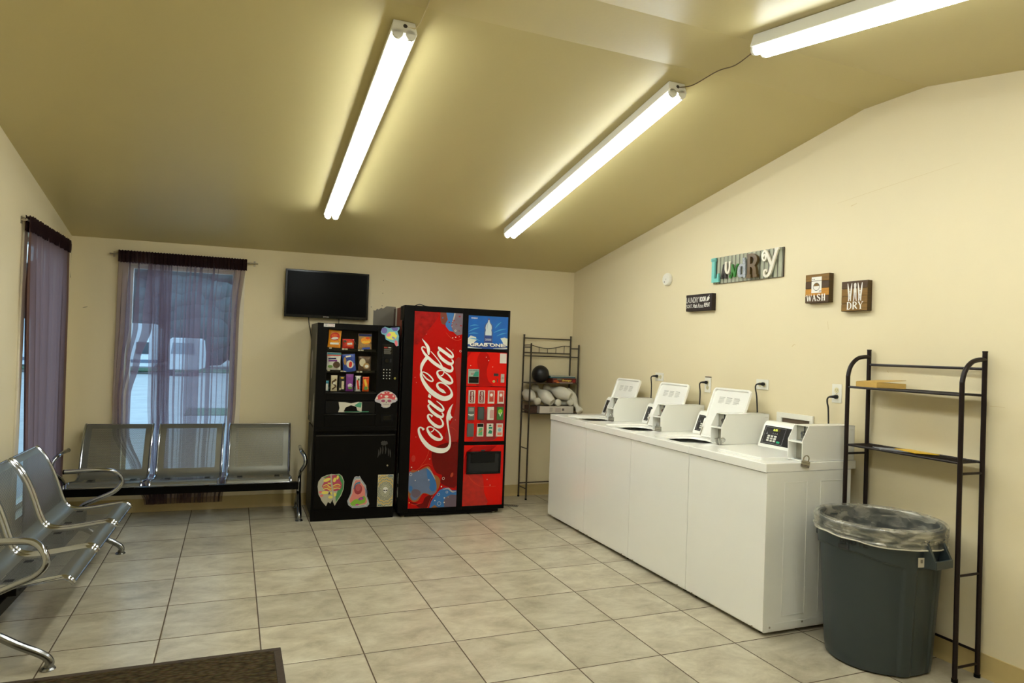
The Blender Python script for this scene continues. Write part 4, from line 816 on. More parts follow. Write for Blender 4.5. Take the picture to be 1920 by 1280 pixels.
for x, y, r in ((0.445,1.752,.010),(0.436,1.734,.009),(0.405,1.736,.008),(0.50,1.79,.010),(0.515,1.71,.012),(0.47,1.72,.006),(0.50,1.66,.008)): lay(blob(x,y,r,r*.7,12,jit=.3,seed=int(x*1e4)),c('g wine',140,26,30),4)
for x, y, r in ((0.272,0.514,.0045),(0.111,0.443,.0058),(0.175,0.41,.0046),(0.149,0.327,.0046),(0.388,0.265,.0062),(0.418,0.163,.0060),(0.418,0.122,.0060),(0.332,0.143,.0054),(0.453,0.169,.0033),(0.303,0.174,.0033),(0.442,1.596,.0042),(0.470,1.603,.0046),(0.502,1.608,.0026),(0.432,1.696,.0030),(0.113,1.235,.0022),(0.125,1.19,.002),(0.495,0.86,.0028),(0.14,0.71,.002),(0.20,1.62,.0016)): lay(blob(x,y,r,r,14),c('g cream',226,210,196),5)
lay(blob(0.103,0.133,.006,.006,14),c('g orange',226,140,30),5); lay(blob(0.48,0.366,.012,.022,18,rot=-.3),c('g rust',176,50,12),5); lay(blob(0.448,1.489,.007,.007,14),M['g rust'],5); lay(blob(0.125,0.52,.018,.030,18),c('g rust2',180,24,8),1); lay(blob(0.344,1.771,.006,.006,14),M['g blue'],5)
for x, y, r in ((0.107,0.381,.0125),(0.403,0.337,.0125),(0.27,0.327,.007),(0.364,0.196,.0125),(0.372,0.114,.019),(0.44,0.214,.011),(0.465,1.661,.0085),(0.518,1.479,.010)): g.ring(x,y,r*.85,.0026,.0019,.0021,M['g cream'],F5)
for P in ([(0.093,0.408,.002),(0.15,0.412,.003),(0.21,0.455,.003),(0.26,0.468,.002),(0.29,0.452,.001)],[(0.19,0.45,.001),(0.24,0.52,.002),(0.27,0.62,.002)],[(0.268,0.082,.003),(0.30,0.17,.002),(0.35,0.225,.002)],[(0.12,0.118,.002),(0.16,0.112,.003),(0.21,0.13,.001)],[(0.38,1.64,.001),(0.42,1.60,.002),(0.48,1.575,.002),(0.528,1.59,.002)],[(0.42,0.80,.001),(0.47,0.79,.002),(0.51,0.755,.001)]): g.ribbon(P,.0016,.0018,c('g line',214,70,34),F5)
g.build('graphic_panel', dm, smooth=0)
s_ = MB()
for k, P in enumerate(SCRIPT): s_.ribbon(P, 0.0019, 0.0024+.00003*k, 'lettering', F5, sub=5)
s_.prism([(0.242,1.092),(0.263,1.077),(0.261,1.05),(0.235,1.064)],.0019,.0024,'lettering',F5); s_.prism([(0.437,0.861),(0.429,0.9),(0.448,0.919),(0.453,0.897),(0.468,0.883),(0.452,0.87),(0.443,0.851)],.0019,.0024,'lettering',F5)
s_.build('script_lettering', dm, smooth=0, label='white flowing script lettering')
# water poster
p = MB(); p.box(0.585,0.966,0.004,0.006,1.508,1.808,mat('poster blue',rgb(14,92,176),.2,noise_amt=.35,nscale=7))
def lp(pts, m, k): p.prism(pts,.0001+.0003*k,.0003+.0003*k,m,F5)
lp([(0.585,1.598),(0.61,1.625),(0.66,1.612),(0.668,1.585),(0.64,1.56),(0.585,1.535)],c('water white',206,210,196),0); lp([(0.966,1.61),(0.935,1.618),(0.895,1.61),(0.915,1.58),(0.93,1.555),(0.966,1.535)],M['water white'],0)
for k, (x0,y0,x1,y1) in enumerate(((0.59,1.66,0.69,1.70),(0.60,1.71,0.68,1.72),(0.59,1.64,0.68,1.645),(0.83,1.66,0.95,1.70),(0.86,1.63,0.955,1.66),(0.60,1.60,0.70,1.58),(0.84,1.70,0.90,1.76),(0.64,1.52,0.75,1.56),(0.80,1.56,0.92,1.52))): p.ribbon([(x0,y0,.003),((x0+x1)/2,(y0+y1)/2+.006,.010),(x1,y1,.002)],.0004+.00002*k,.0006+.00002*k,c('water cyan',44,146,196),F5)
lp([(0.585,1.5085),(0.585,1.545),(0.68,1.555),(0.76,1.56),(0.88,1.555),(0.966,1.54),(0.966,1.5085)],c('poster navy',20,60,130),2)
p.ribbon([(0.586,1.518,.012),(0.65,1.513,.008),(0.72,1.512,.003)],.0011,.0012,M['water white'],F5); p.ribbon([(0.83,1.512,.003),(0.92,1.515,.008),(0.965,1.520,.012)],.0011,.0012,M['water white'],F5)
bt = [(0.772,1.772),(0.784,1.772),(0.786,1.755),(0.790,1.745),(0.804,1.725),(0.808,1.70),(0.804,1.68),(0.808,1.66),(0.808,1.555),(0.748,1.555),(0.748,1.66),(0.752,1.68),(0.748,1.70),(0.752,1.725),(0.766,1.745),(0.770,1.755)]
lp([(0.778+(x-.778)*1.35, 1.66+(y-1.66)*1.06) for x, y in bt],c('bottle shade',60,78,120),3); lp(bt,c('bottle pale',196,206,206),4)
lp([(0.770,1.772),(0.786,1.772),(0.786,1.787),(0.770,1.787)],c('bottle cap',90,60,100),4); lp([(0.744,1.563),(0.812,1.563),(0.812,1.632),(0.744,1.632)],c('bottle label',26,56,124),5)
p.ribbon([(0.772,1.74,.003),(0.765,1.72,.004),(0.762,1.69,.003)],.0018,.002,c('bottle lines',90,140,180),F5)
p.text('DASANI',0.750,1.583,0.056,0.020,0,0.0022,'lettering',F5); p.text('DASANI',0.612,1.778,0.056,0.013,0,0.0009,'lettering',F5,bold=.02)
for dx, dz, m_, k in ((.003,-.003,'ink',.0026),(0,0,'lettering',.0030)): p.text('GRAB ONE!',0.603+dx,1.529+dz,0.345,0.032,0,k,m_,F5,bold=.035)
p.build('water_poster', dm, smooth=0, label='blue water bottle poster with bold white lettering')
# upper red panel with bill slot and coin slot
p = MB(); p.box(0.585,0.966,0.004,0.006,1.166,1.478,'soda_bright'); p.prism([(0.585,1.42),(0.62,1.47),(0.70,1.4775),(0.585,1.4775)],0,.0003,'soda_red',F5); p.prism(soft([(0.76,1.477),(0.80,1.42),(0.775,1.32),(0.79,1.22),(0.84,1.17),(0.68,1.17),(0.70,1.28),(0.68,1.40),(0.71,1.477)]),0,.0003,'soda_red',F5)
for x, y in ((0.765,1.432),(0.79,1.402),(0.62,1.352),(0.83,1.345)): p.disc(x,y,.004,.0003,.0006,M['g cream'],F5,n=10)
p.build('payment_panel', dm, smooth=0)
p = MB(); p.box(0.599,0.700,-0.004,0.003,1.190,1.320,c('bill plate',160,176,160)); p.box(0.605,0.696,-0.010,-0.004,1.196,1.252,'blk_gloss'); p.box(0.612,0.690,-0.0108,-0.010,1.222,1.226,'blk_deep'); p.text('DOLLAR BILLS',0.606,1.3045,0.088,0.010,0,0.0092,'ink',F5,bold=.02); p.prism([(0.640,1.255),(0.696,1.255),(0.696,1.300),(0.665,1.300)],.0088,.0092,c('bill green',38,140,116),F5); p.box(0.622,0.655,-.0048,-.0040,1.268,1.285,c('bill note',150,130,120)); p.build('bill_acceptor', dm, bevel=.001)
p = MB(); p.box(0.843,0.888,-0.001,0.004,1.262,1.285,'ink'); p.build('price_display', dm)
p = MB(); p.box(0.878,0.884,-0.001,0.004,1.203,1.238,'ink'); p.build('coin_slot', dm, bevel=.0008)
p = MB(); p.disc(0.845,1.212,.011,.002,.008,c('brass coin button',206,190,120,.3,metal=.5),F5); p.disc(0.845,1.212,.004,.008,.0085,'ink',F5); p.build('coin_return_button', dm)
p = MB(); p.box(0.912,0.943,-0.008,0.003,1.203,1.282,c('lock plate',190,184,170,.35)); p.disc(0.928,1.245,.010,.0115,.015,'steel',F5); p.build('lock_plate', dm, bevel=.0008)
p = MB(); p.box(0.898,0.962,0.0015,0.003,1.380,1.471,c('notice white',214,206,196)); p.build('notice_sticker', dm, smooth=0)
# selection panel
p = MB(); p.box(0.585,0.968,0.004,0.006,0.664,1.160,'soda_bright'); p.prism([(0.66,0.67),(0.72,0.80),(0.76,0.95),(0.90,1.02),(0.962,1.08),(0.962,0.80),(0.90,0.70),(0.86,0.67)],0,.0002,mat('berry red',rgb(150,14,20),.3,noise_amt=.5,nscale=30),F5); p.build('selection_panel', dm, smooth=0)
brs = [('can',c('can maroon',120,20,18)),('can',M['can maroon']),('pch',c('can peach',196,92,76)),('pch',M['can peach']),('dk',c('can grey',86,92,86)),('dk',c('can dark',50,58,54)),('wh',c('can rose',190,150,140)),('gr',c('can green',50,110,44)),('dk2',c('can smoke',84,92,88)),('wg',c('can mint',90,170,110)),('wt',c('can teal',20,130,96)),('pk',c('can salmon',222,120,100))]
for k, (t, m_) in enumerate(brs):
    r, cc = divmod(k, 4); x0 = 0.608+cc*0.0925-r*.001; z0 = 1.010-r*0.1505; w_, h_ = 0.061, 0.118
    p = MB(); fr_ = c('button white',206,204,190); base = fr_ if t in ('can','pch','wh','wg','wt','pk') else m_
    p.box(x0, x0+w_, -0.010, 0.003, z0, z0+h_, base)
    FB = face_at(-0.010, x0, z0)
    if t == 'can': p.prism([(.010,.008),(.050,.008),(.052,.060),(.048,.110),(.012,.110),(.008,.060)],0,.0006,m_,FB); p.text('Coca-Cola',.040,.014,.088,.022,0,.0010,'lettering',FB,rot=PI/2,shear=.3,bold=.02)
    if t == 'pch': p.box(x0+.010,x0+.054,-.0106,-.010,z0+.016,z0+.112,m_); p.box(x0+.014,x0+.050,-.0110,-.0106,z0+.018,z0+.056,c('can brick',176,62,40)); p.text('DC',.018,.066,.030,.022,0,.0012,'lettering',FB) if False else p.prism(blob(.030,.078,.013,.014),.0006,.0012,'lettering',FB)
    if t == 'dk': p.box(x0+.008,x0+.054,-.0106,-.010,z0+.078 if k==4 else z0+.01,z0+.112,c('btn pale',140,146,136) if k==4 else c('btn slate',66,78,74));
    if k == 4: p.ribbon([(0.002,.050,.008),(.030,.046,.010),(.056,.050,.008)],.0004,.0010,'lettering',FB); p.ribbon([(0.012,.038,.004),(.052,.038,.004)],.0004,.0010,'lettering',FB)
    if t == 'wh': p.prism([(.022,.014),(.058,.014),(.058,.092),(.030,.096),(.022,.080)],0,.0006,m_,FB)
    if t == 'gr': p.prism(blob(.030,.075,.022,.024),0,.0006,c('can lime',130,190,50),FB); p.text('Vault',.014,.034,.032,.034,0,.0012,'lettering',FB,bold=.04) if False else p.ribbon([(.018,.066,.008),(.030,.034,.008),(.044,.070,.008)],.0006,.0012,'lettering',FB,sub=1)
    if t == 'wg': p.box(x0+.002,x0+.058,-.0106,-.010,z0+.088,z0+.116,'blk_gloss'); p.prism([(.012,.010),(.052,.010),(.050,.080),(.014,.076)],0,.0006,m_,FB); p.ribbon([(.012,.030,.006),(.052,.060,.006)],.0006,.001,c('btn orange',226,120,70),FB,sub=1)
    if t == 'wt': p.prism([(.016,.10),(.030,.112),(.046,.10),(.030,.092)],0,.0006,'ink',FB); p.prism([(.010,.028),(.048,.024),(.052,.052),(.026,.060)],0,.0006,m_,FB); p.box(x0+.018,x0+.052,-.0106,-.010,z0+.070,z0+.088,m_)
    if t == 'pk': p.box(x0+.010,x0+.052,-.0106,-.010,z0+.084,z0+.108,m_); p.box(x0+.010,x0+.052,-.0106,-.010,z0+.010,z0+.036,m_); p.prism(blob(.030,.060,.016,.016),0,.0006,c('btn sky',130,176,190),FB)
    p.build('selection_button', dm, bevel=.0008)
# lower delivery panel
p = MB()
for a in ((0.585,0.612,0.081,0.630),(0.938,0.966,0.081,0.630),(0.612,0.938,0.081,0.368),(0.612,0.938,0.572,0.630)): p.box(a[0],a[1],0.004,0.006,a[2],a[3],'soda_bright')
p.prism(soft([(0.59,0.085),(0.82,0.083),(0.79,0.20),(0.765,0.36),(0.66,0.366),(0.60,0.37)],3),.0001,.0004,mat('mottled red',rgb(176,20,10),.3,noise_amt=.5,nscale=24),F5); p.prism([(0.587,0.50),(0.61,0.57),(0.68,0.62),(0.90,0.625),(0.80,0.578),(0.612,0.573),(0.611,0.37),(0.59,0.37)],.0001,.0004,M['soda_red'],F5)
p.ribbon([(0.63,0.36,.002),(0.68,0.30,.003),(0.76,0.255,.002),(0.90,0.25,.002)],.0005,.0007,c('g line',214,70,34),F5)
for x, y in ((0.815,0.315),(0.845,0.262)): p.disc(x,y,.004,.0005,.0008,M['g cream'],F5,n=10)
p.build('lower_panel', dm, smooth=0)
p = MB()
for a in ((0.612,0.628,0.368,0.572),(0.922,0.938,0.368,0.572),(0.628,0.922,0.368,0.384),(0.628,0.922,0.556,0.572)): p.box(a[0],a[1],-0.008,0.006,a[2],a[3],'blk_gloss')
p.box(0.628,0.922,0.0,0.006,0.384,0.556,'blk_deep'); p.box(0.65,0.88,-0.004,0.0,0.470,0.552,c('chute flap',14,14,13,.25,spec=.2)); p.prism([(0.74,.58),(0.755,.59),(0.765,.583),(0.775,.59),(0.79,.58),(0.765,.572)],.0005,.006,'ink',F5); p.build('delivery_chute', dm, bevel=.002)

# ---------------------------------------------------------------- washers
FX0, FX1 = 3.455, 3.443
WROT = -PI/2-math.atan((FX0-FX1)/2.73)
WD = 0.658
def washer(i, label, lid_open, lock):
    y = -0.052-0.6825*i; x = FX0-(FX0-FX1)*(0.6825*i)/2.73
    root = thing('washing_machine', label, 'washing machine', (x, y, 0), WROT, 'row of white coin washers')
    w_ = 0.6812
    b = MB(); b.box(0.002, w_, 0.012, 0.620, 0.022, 0.886, 'white_mt')
    # front skin slightly proud, embossed side panels
    b.box(0.002, w_, 0.004, 0.014, 0.030, 0.884, 'white')
    e_ = 0.0022 if i == 3 else 0.0006
    for a, c_ in ((0.130, 0.290), (0.390, 0.550)):
        b.box(w_, w_+e_, a, a+0.003, 0.10, 0.83, 'white_mt'); b.box(w_, w_+e_, c_, c_+0.003, 0.10, 0.83, 'white_mt'); b.box(w_, w_+e_, a, c_, 0.10, 0.103, 'white_mt'); b.box(w_, w_+e_, a, c_, 0.827, 0.83, 'white_mt')
    b.box(w_, w_+e_, 0.04, 0.60, 0.030, 0.066, 'white_mt')
    b.build('cabinet', root, bevel=0.005)
    for k, (a, z) in enumerate(((0.05,0.048),(0.28,0.055),(0.56,0.05))):
        q = MB(); q.disc(a, z, 0.006, w_+.0008, w_+e_+.0006, 'steel', Matrix(((0,0,1,0),(1,0,0,0),(0,1,0,0),(0,0,0,1)))); q.build('screw', root)
    for a in (0.07, 0.60):
        q = MB(); q.disc(a, 0.030, 0.005, 0, .003, 'steel', face_at(0.004)); q.build('screw', root)
    for a, c_ in ((0.06,0.06),(0.62,0.06),(0.06,0.56),(0.62,0.56)):
        q = MB(); q.disc(a, c_, 0.02, 0, 0.024, 'blk', n=12); q.build('foot', root)
    # top deck with a rounded hole under the lid
    d = MB(); N_ = 64; hx0, hx1, hy0, hy1 = 0.170, 0.570, 0.085, 0.435; cx, cy = (hx0+hx1)/2, (hy0+hy1)/2
    def sq(a, hw, hh, e): ca, sa = math.cos(a), math.sin(a); return (cx+hw*abs(ca)**(2/e)*(1 if ca >= 0 else -1), cy+hh*abs(sa)**(2/e)*(1 if sa >= 0 else -1))
    outer = []
    for j in range(N_):
        a = 2*PI*j/N_; ca, sa = math.cos(a), math.sin(a)
        tx = ((w_-cx) if ca > 0 else cx)/max(1e-6, abs(ca)); ty = ((WD-cy) if sa > 0 else cy+0.004)/max(1e-6, abs(sa)); t = min(tx, ty); outer.append([cx+t*ca, cy+t*sa])
    for tgt in ((0.001,-0.004),(w_,-0.004),(w_,WD),(0.001,WD)):
        jj = min(range(N_), key=lambda j: (outer[j][0]-tgt[0])**2+(outer[j][1]-tgt[1])**2); outer[jj] = list(tgt)
    rings = [[(x_, y_, 0.888) for x_, y_ in outer], [(x_, y_, 0.935) for x_, y_ in outer]]
    def ins(dd, z): return [(min(w_-dd, max(dd, x_)), min(WD-dd, max(-0.004+dd, y_)), z) for x_, y_ in outer]
    rings.append(ins(0.010, 0.935))
    rings.append([(*sq(2*PI*j/N_, 0.225, 0.195, 6), 0.935) for j in range(N_)])
    rings.append([(*sq(2*PI*j/N_, 0.218, 0.188, 6), 0.926) for j in range(N_)])
    rings.append([(*sq(2*PI*j/N_, 0.185, 0.150, 3.2), 0.924) for j in range(N_)])
    rings.append([(*sq(2*PI*j/N_, 0.176, 0.142, 3.2), 0.912) for j in range(N_)])
    V = [v for r in rings for v in r]; F = [(k*N_+j, k*N_+(j+1)%N_, (k+1)*N_+(j+1)%N_, (k+1)*N_+j) for k in range(len(rings)-1) for j in range(N_)]
    d.add(V, F, 'white'); d.build('deck', root, bevel=0.004, smooth=30)
    t = MB(); t.lathe([(0.02,0.55),(0.17,0.55),(0.19,0.60),(0.19,0.880)], 'blk_deep', 32, Matrix.Translation((cx,cy,0))); t.lathe([(0.176,0.850),(0.180,0.868),(0.166,0.874),(0.150,0.862)], 'offwhite', 32, Matrix.Translation((cx,cy,0))); t.lathe([(0.03,0.55),(0.035,0.70),(0.025,0.84),(0.0,0.85)],'offwhite',20,Matrix.Translation((cx,cy,0))); t.build('wash_tub', root)
    # lid
    l = MB(); L_, lw = 0.376, 0.385
    def rr(hw, hh, r, n=6):
        out = []
        for qx, qy, a0 in ((1,1,0),(-1,1,PI/2),(-1,-1,PI),(1,-1,1.5*PI)):
            for k in range(n+1): a = a0+PI/2*k/n; out.append((qx*(hw-r)+r*math.cos(a), qy*(hh-r)+r*math.sin(a)))
        return out
    A_ = rr(lw/2, L_/2, 0.028); B_ = rr(lw/2-0.014, L_/2-0.014, 0.022); n_ = len(A_)
    V = [(x_, y_, 0) for x_, y_ in A_]+[(x_, y_, 0.020) for x_, y_ in A_]+[(x_, y_, 0.020) for x_, y_ in B_]+[(x_*.985, y_*.985, 0.008) for x_, y_ in B_]
    F = [tuple(range(n_-1,-1,-1))]+[(k*n_+j, k*n_+(j+1)%n_, (k+1)*n_+(j+1)%n_, (k+1)*n_+j) for k in range(3) for j in range(n_)]+[tuple(range(3*n_,4*n_))]
    l.add(V, F, 'white')
    lid = l.build('lid', root, bevel=0.003)
    # +z of the lid is its underside
    hinge = Matrix.Translation((0.398, 0.462, 0.938))
    if lid_open: T = hinge @ Matrix.Rotation(R(90-20), 4, 'X') @ Matrix.Translation((0, L_/2-0.012, 0))
    else: T = Matrix.Translation((0.372, 0.26, 0.947)) @ Matrix.Rotation(PI, 4, 'Y')
    lid.matrix_local = T
    if lid_open:
        q = MB()
        for k in range(3):
            for r_2 in range(6): q.box(-0.115+k*0.078, -0.115+k*0.078+0.060-(0.014 if r_2 == 5 else 0)-.004*((r_2*7+k)%3), 0.118-r_2*0.0085, 0.1215-r_2*0.0085, 0.0082, 0.0088, flat('print grey',176,174,164) if r_2 else flat('print dark',140,138,130))
        q.build('instruction_label', lid, smooth=0)
        for x_, y_ in ((0.165,-0.045),(-0.186,-0.045)):
            q = MB(); q.disc(x_, y_, 0.009, 0.008 if x_ > 0 else .019, 0.014 if x_ > 0 else .024, 'ink', n=12); q.build('rubber_bumper', lid)
        q = MB(); q.box(-lw/2+0.012,-lw/2+0.020,-L_/2+.006,-L_/2+0.07,0.019,0.022,'steel'); q.build('lid_hinge', lid)
    # control console
    k = MB(); YZ = Matrix(((0,0,1,0),(1,0,0,0),(0,1,0,0),(0,0,0,1)))
    k.prism([(0.487,0.935),(0.491,0.948),(0.542,1.082),(0.560,1.100),(0.600,1.102),(0.622,1.085),(0.628,0.935)], 0.066, 0.566, 'white', YZ); k.build('console', root, bevel=0.004)
    ang = math.atan2(0.051, 0.134); FP = Matrix.Translation((0.085, 0.4905, 0.9465)) @ Matrix.Rotation(-ang, 4, 'X') @ FACE
    q = MB(); q.box(0,0.470,0,0.0,0,0,'blk') if False else None
    q.prism([(0.0,0.012),(0.478,0.012),(0.478,0.134),(0.0,0.134)],0.0004,0.0016,c('membrane black',30,28,30,.25),FP)
    for a, b2 in (([(0.012,0.020),(0.182,0.020)],0),([(0.182,0.020),(0.182,0.126)],0),([(0.182,0.126),(0.012,0.126)],0),([(0.012,0.126),(0.012,0.020)],0)): q.ribbon([(*a[0],.0014),(*a[1],.0014)],.0016,.0019,c('panel line',150,148,150),FP,sub=1)
    q.prism([(0.078,0.102),(0.140,0.102),(0.140,0.119),(0.078,0.119)],.0016,.0019,c('display amber off',70,62,40,.2),FP)
    em = M.get('led') or M.setdefault('led', mat('lit display digits',(0.5,0.6,0.05),.4,emit=(0.50,0.62,0.06,0.9)))
    q.text('0.75',0.081,0.1035,0.034,0.0140,0,.0022,'led',FP,bold=.02)
    for a in (0.034, 0.086, 0.103, 0.120): q.prism([(a-.004,0.083),(a+.004,0.083),(a,0.094)],.0016,.0019,c('panel mark',130,128,130),FP)
    q.prism([(0.026,0.078),(0.042,0.078),(0.042,0.082),(0.026,0.082)],.0016,.0019,M['panel mark'],FP)
    q.build('control_panel', root, smooth=0, label='black control panel with lit digits')
    for r3 in range(3):
        for c3 in range(3):
            q = MB(); q.prism([(0.046+c3*0.0285,0.062-r3*0.0150),(0.066+c3*0.0285,0.062-r3*0.0150),(0.066+c3*0.0285,0.073-r3*0.0150),(0.046+c3*0.0285,0.073-r3*0.0150)],.0016,.0032,c('key white',214,212,200),FP); q.build('keypad_button', root, smooth=0)
    q = MB(); q.prism([(0.134,0.028),(0.160,0.028),(0.160,0.040),(0.134,0.040)],.0016,.0032,c('start green',20,160,110),FP); q.build('start_button', root, smooth=0)
    # coin meter box: open fronted cavity with a shelf between slide and lock chamber
    x0, x1, yb = 0.560, 0.668, WD-0.002
    m_ = MB()
    side = [(0.262,0.936),(0.262,1.052),(0.306,1.134),(yb,1.134),(yb,0.936)]
    m_.prism(side, x1-0.004, x1, 'white', YZ); m_.prism(side, x0, x0+0.004, 'white', YZ)
    m_.box(x0, x1, 0.306, yb, 1.130, 1.134, 'white'); m_.box(x0, x1, yb-0.004, yb, 0.936, 1.134, 'white')
    m_.box(x0+.004, x1-.004, 0.262, 0.325, 1.038, 1.047, 'white'); m_.box(x0+.004, x1-.004, 0.262, 0.325, 0.936, 0.942, 'white')
    m_.box(x0+.004, x1-.004, 0.322, 0.326, 0.942, 1.130, c('meter grey',150,148,134,.5)); m_.box(x1, x1+.0012, 0.62, 0.645, 1.108, 1.113, c('vent slit',214,212,198))
    m_.build('coin_meter_box', root, bevel=0.002)
    q = MB(); q.box(x0+.055,x0+.063,0.305,0.322,1.060,1.100,'lock_steel'); q.disc(x0+.060,1.088,.008,.0,.012,'lock_steel',face_at(0.315)); q.box(x0+.040,x0+.085,0.285,0.322,1.047,1.052,'lock_steel'); q.box(x0+.064,x0+.067,0.316,0.322,1.075,1.128,'ink'); q.build('coin_slide', root)
    q = MB(); q.disc(x0+.082,0.985,.024,.0,.012,c('lock plate grey',170,168,156,.4),face_at(0.322)); q.disc(x0+.082,0.985,.008,.012,.014,'ink',face_at(0.322)); q.box(x0+.055,x0+.062,0.312,0.322,0.95,1.03,'lock_steel'); q.disc(x0+.060,1.020,.006,0,.004,'steel',face_at(.322)); q.disc(x0+.060,0.955,.006,0,.004,'steel',face_at(.322)); q.box(x0+.03,x0+.065,0.28,0.322,0.942,0.946,'lock_steel'); q.build('cash_box_lock', root)
    TW = Matrix.Translation((x, y, 0)) @ Matrix.Rotation(WROT, 4, 'Z')
    return root, TW
def padlock(TW, px_, py_, pz_, rot, label, scale=1.0, tilt=0.0):
    root = thing('padlock', label, 'padlock', (0,0,0), 0, 'padlocks on the coin boxes')
    b = MB(); b.prism([(-.022,-.018),(.022,-.018),(.022,.014),(.016,.018),(-.016,.018),(-.022,.014)], -.011, .011, 'lock_steel', FACE); b.box(-.0225,.0225,-.0115,.0115,-.010,-.006,'slot'); b.box(-.0225,.0225,-.0115,.0115,-.0175,-.014,'slot'); b.box(-.0225,.0225,-.0115,.0115,.006,.008,'slot')
    b.build('lock_body', root, bevel=.002)
    b = MB(); b.tube([(-.013,0,.016),(-.013,0,.032),(-.009,0,.042),(0,0,.046),(.009,0,.042),(.013,0,.032),(.013,0,.016)],.0035,'lock_steel',8); b.build('shackle', root)
    root.matrix_world = TW @ Matrix.Translation((px_,py_,pz_)) @ Matrix.Rotation(rot,4,'Z') @ Matrix.Rotation(tilt,4,'Y') @ Matrix.Scale(scale,4)
labs = ['white top load coin washer with open lid, farthest in the row by the corner rack', 'white top load coin washer with open lid, second from the back corner', 'white top load coin washer with open lid, beside the closed one', 'white coin washer with closed lid and lit display, beside the trash bin']
TWs = []
for i in range(4):
    r0, TW = washer(i, labs[i], i < 3, True); TWs.append(TW)
padlock(TWs[0], 0.655, 0.250, 0.958, 0.5, 'silver padlock on the coin box of the washer in the far corner')
padlock(TWs[1], 0.655, 0.250, 0.958, 0.5, 'silver padlock on the coin box of the second washer')
padlock(TWs[2], 0.668, 0.240, 0.958, 1.3, 'open padlock hanging sideways from the third washer coin box', tilt=1.3)
padlock(TWs[3], 0.692, 0.262, 0.930, 0.9, 'silver padlock hanging over the deck edge of the closed washer', tilt=0.18)

# ---------------------------------------------------------------- right wall: outlets, cords, signs
def wall_frame(y, z=0, off=0): return (RWX(y)-off, y, z)
def outlet(y, z, label, duplex='v', w_=0.070, h=0.114):
    root = thing('wall_outlet', label, 'outlet', wall_frame(y, z), ROTR, 'outlets behind the washers')
    if duplex == 'h': w_, h = h, w_
    b = MB(); b.box(-w_/2, w_/2, -0.006, 0, -h/2, h/2, 'offwhite'); b.build('cover_plate', root, bevel=0.002)
    for s3 in (-1, 1):
        q = MB(); FO = face_at(-0.006); cx_, cz_ = (s3*0.0195, 0) if duplex == 'h' else (0, s3*0.0195)
        q.prism(blob(cx_, cz_, 0.0165, 0.0165), 0, 0.0012, c('outlet ivory',214,204,160), FO)
        for dx in (-.006,.006): q.prism([(cx_+dx-.001,cz_-.002),(cx_+dx+.001,cz_-.002),(cx_+dx+.001,cz_+.007),(cx_+dx-.001,cz_+.007)],.0012,.0014,'ink',FO)
        q.disc(cx_, cz_-.008, .0022, .0012, .0014, 'ink', FO, n=8); q.build('socket', root)
    q = MB(); q.disc(0,0,.003,.006,.007,'steel',FACE,n=8); q.build('screw', root)
def plug_cord(y, z, label, zend=1.136, yend=None, xo=0.05):
    root = thing('power_cord', label, 'cord', wall_frame(y, z), ROTR, 'washer power cords')
    b = MB(); b.prism(blob(0,0,0.014,0.012,16), 0.0076, 0.020, 'cord', FACE); b.prism([(-.009,-.008),(.009,-.008),(.009,.008),(-.009,.008)],.020,.032,'cord',FACE)
    b.tube([(0,-.032,0),(-.006,-.046,0),(-.018,-.052,-.003)],[.008,.007,.005],'cord',10); b.build('plug', root)
    e = (yend if yend is not None else 0)
    b = MB(); b.tube(catmull([(-.018,-.052,-.003),(-.030,-.050,-.016),(-.034,-.045,-.04),(-.034+e*.4,-.040,(zend-z)*.5),(-.030+e,-.045,zend-z-.03),(-.030+e,-.048,zend-z-.07)],6),.0048,'cord',8); b.build('cable', root)
outlet(-0.770, 1.320, 'white sideways outlet plate above the farthest washer', 'h')
outlet(-1.399, 1.288, 'white upright outlet plate above the second washer')
outlet(-1.970, 1.326, 'white sideways outlet plate above the third washer', 'h')
outlet(-2.588, 1.308, 'white upright outlet plate beside the tall dark rack')
plug_cord(-0.745, 1.325, 'black cord plugged in above the farthest washer', yend=0.0)
plug_cord(-1.390, 1.308, 'black cord plugged in above the second washer', yend=0.0)
plug_cord(-1.985, 1.330, 'black cord plugged in above the third washer', yend=0.02)
plug_cord(-2.590, 1.288, 'black cord plugged in beside the dark rack', yend=0.01)
b = MB(); b.box(-.035,.035,-0.004,0,-.003,.003,'slot'); o = b.build('wall_slot', loc=wall_frame(-1.40,1.350), rotz=ROTR); tagit(o, 'small dark gouge in the wall above an outlet plate', 'wall damage')
ub = thing('washer_outlet_box', 'white recessed supply box on the wall behind the closed washer', 'supply box', wall_frame(-2.267, 0), ROTR)
b = MB()
for a in ((-0.152,0.152,1.118,1.152),(-0.152,-0.108,0.96,1.118),(0.125,0.152,0.96,1.118),(-0.108,0.125,0.96,0.98)): b.box(a[0],a[1],-0.012,0,a[2],a[3],'offwhite')
b.build('flange', ub, bevel=.002)
b = MB(); b.box(-0.108,0.125,-0.002,0,0.98,1.118,c('recess brown',96,80,62,.6)); b.build('recess', ub, smooth=0)
for k, yy in enumerate((-0.45+.0, -1.12, -1.83)):
    pass
# smoke detector
sd = thing('smoke_detector', 'round white smoke detector on the cream wall', 'smoke detector', wall_frame(-0.851, 2.147), ROTR)
b = MB(); b.lathe([(0.052,0),(0.054,0.006),(0.053,0.020),(0.046,0.030),(0.020,0.034),(0.0,0.034)], 'offwhite', 36, FACE); b.build('housing', sd)
b = MB(); b.disc(-0.012,-0.022,.005,.033,.0345,'ink',FACE,n=10); b.disc(0.010,0.0,.003,.034,.035,'ink',FACE,n=8); b.build('test_button', sd)

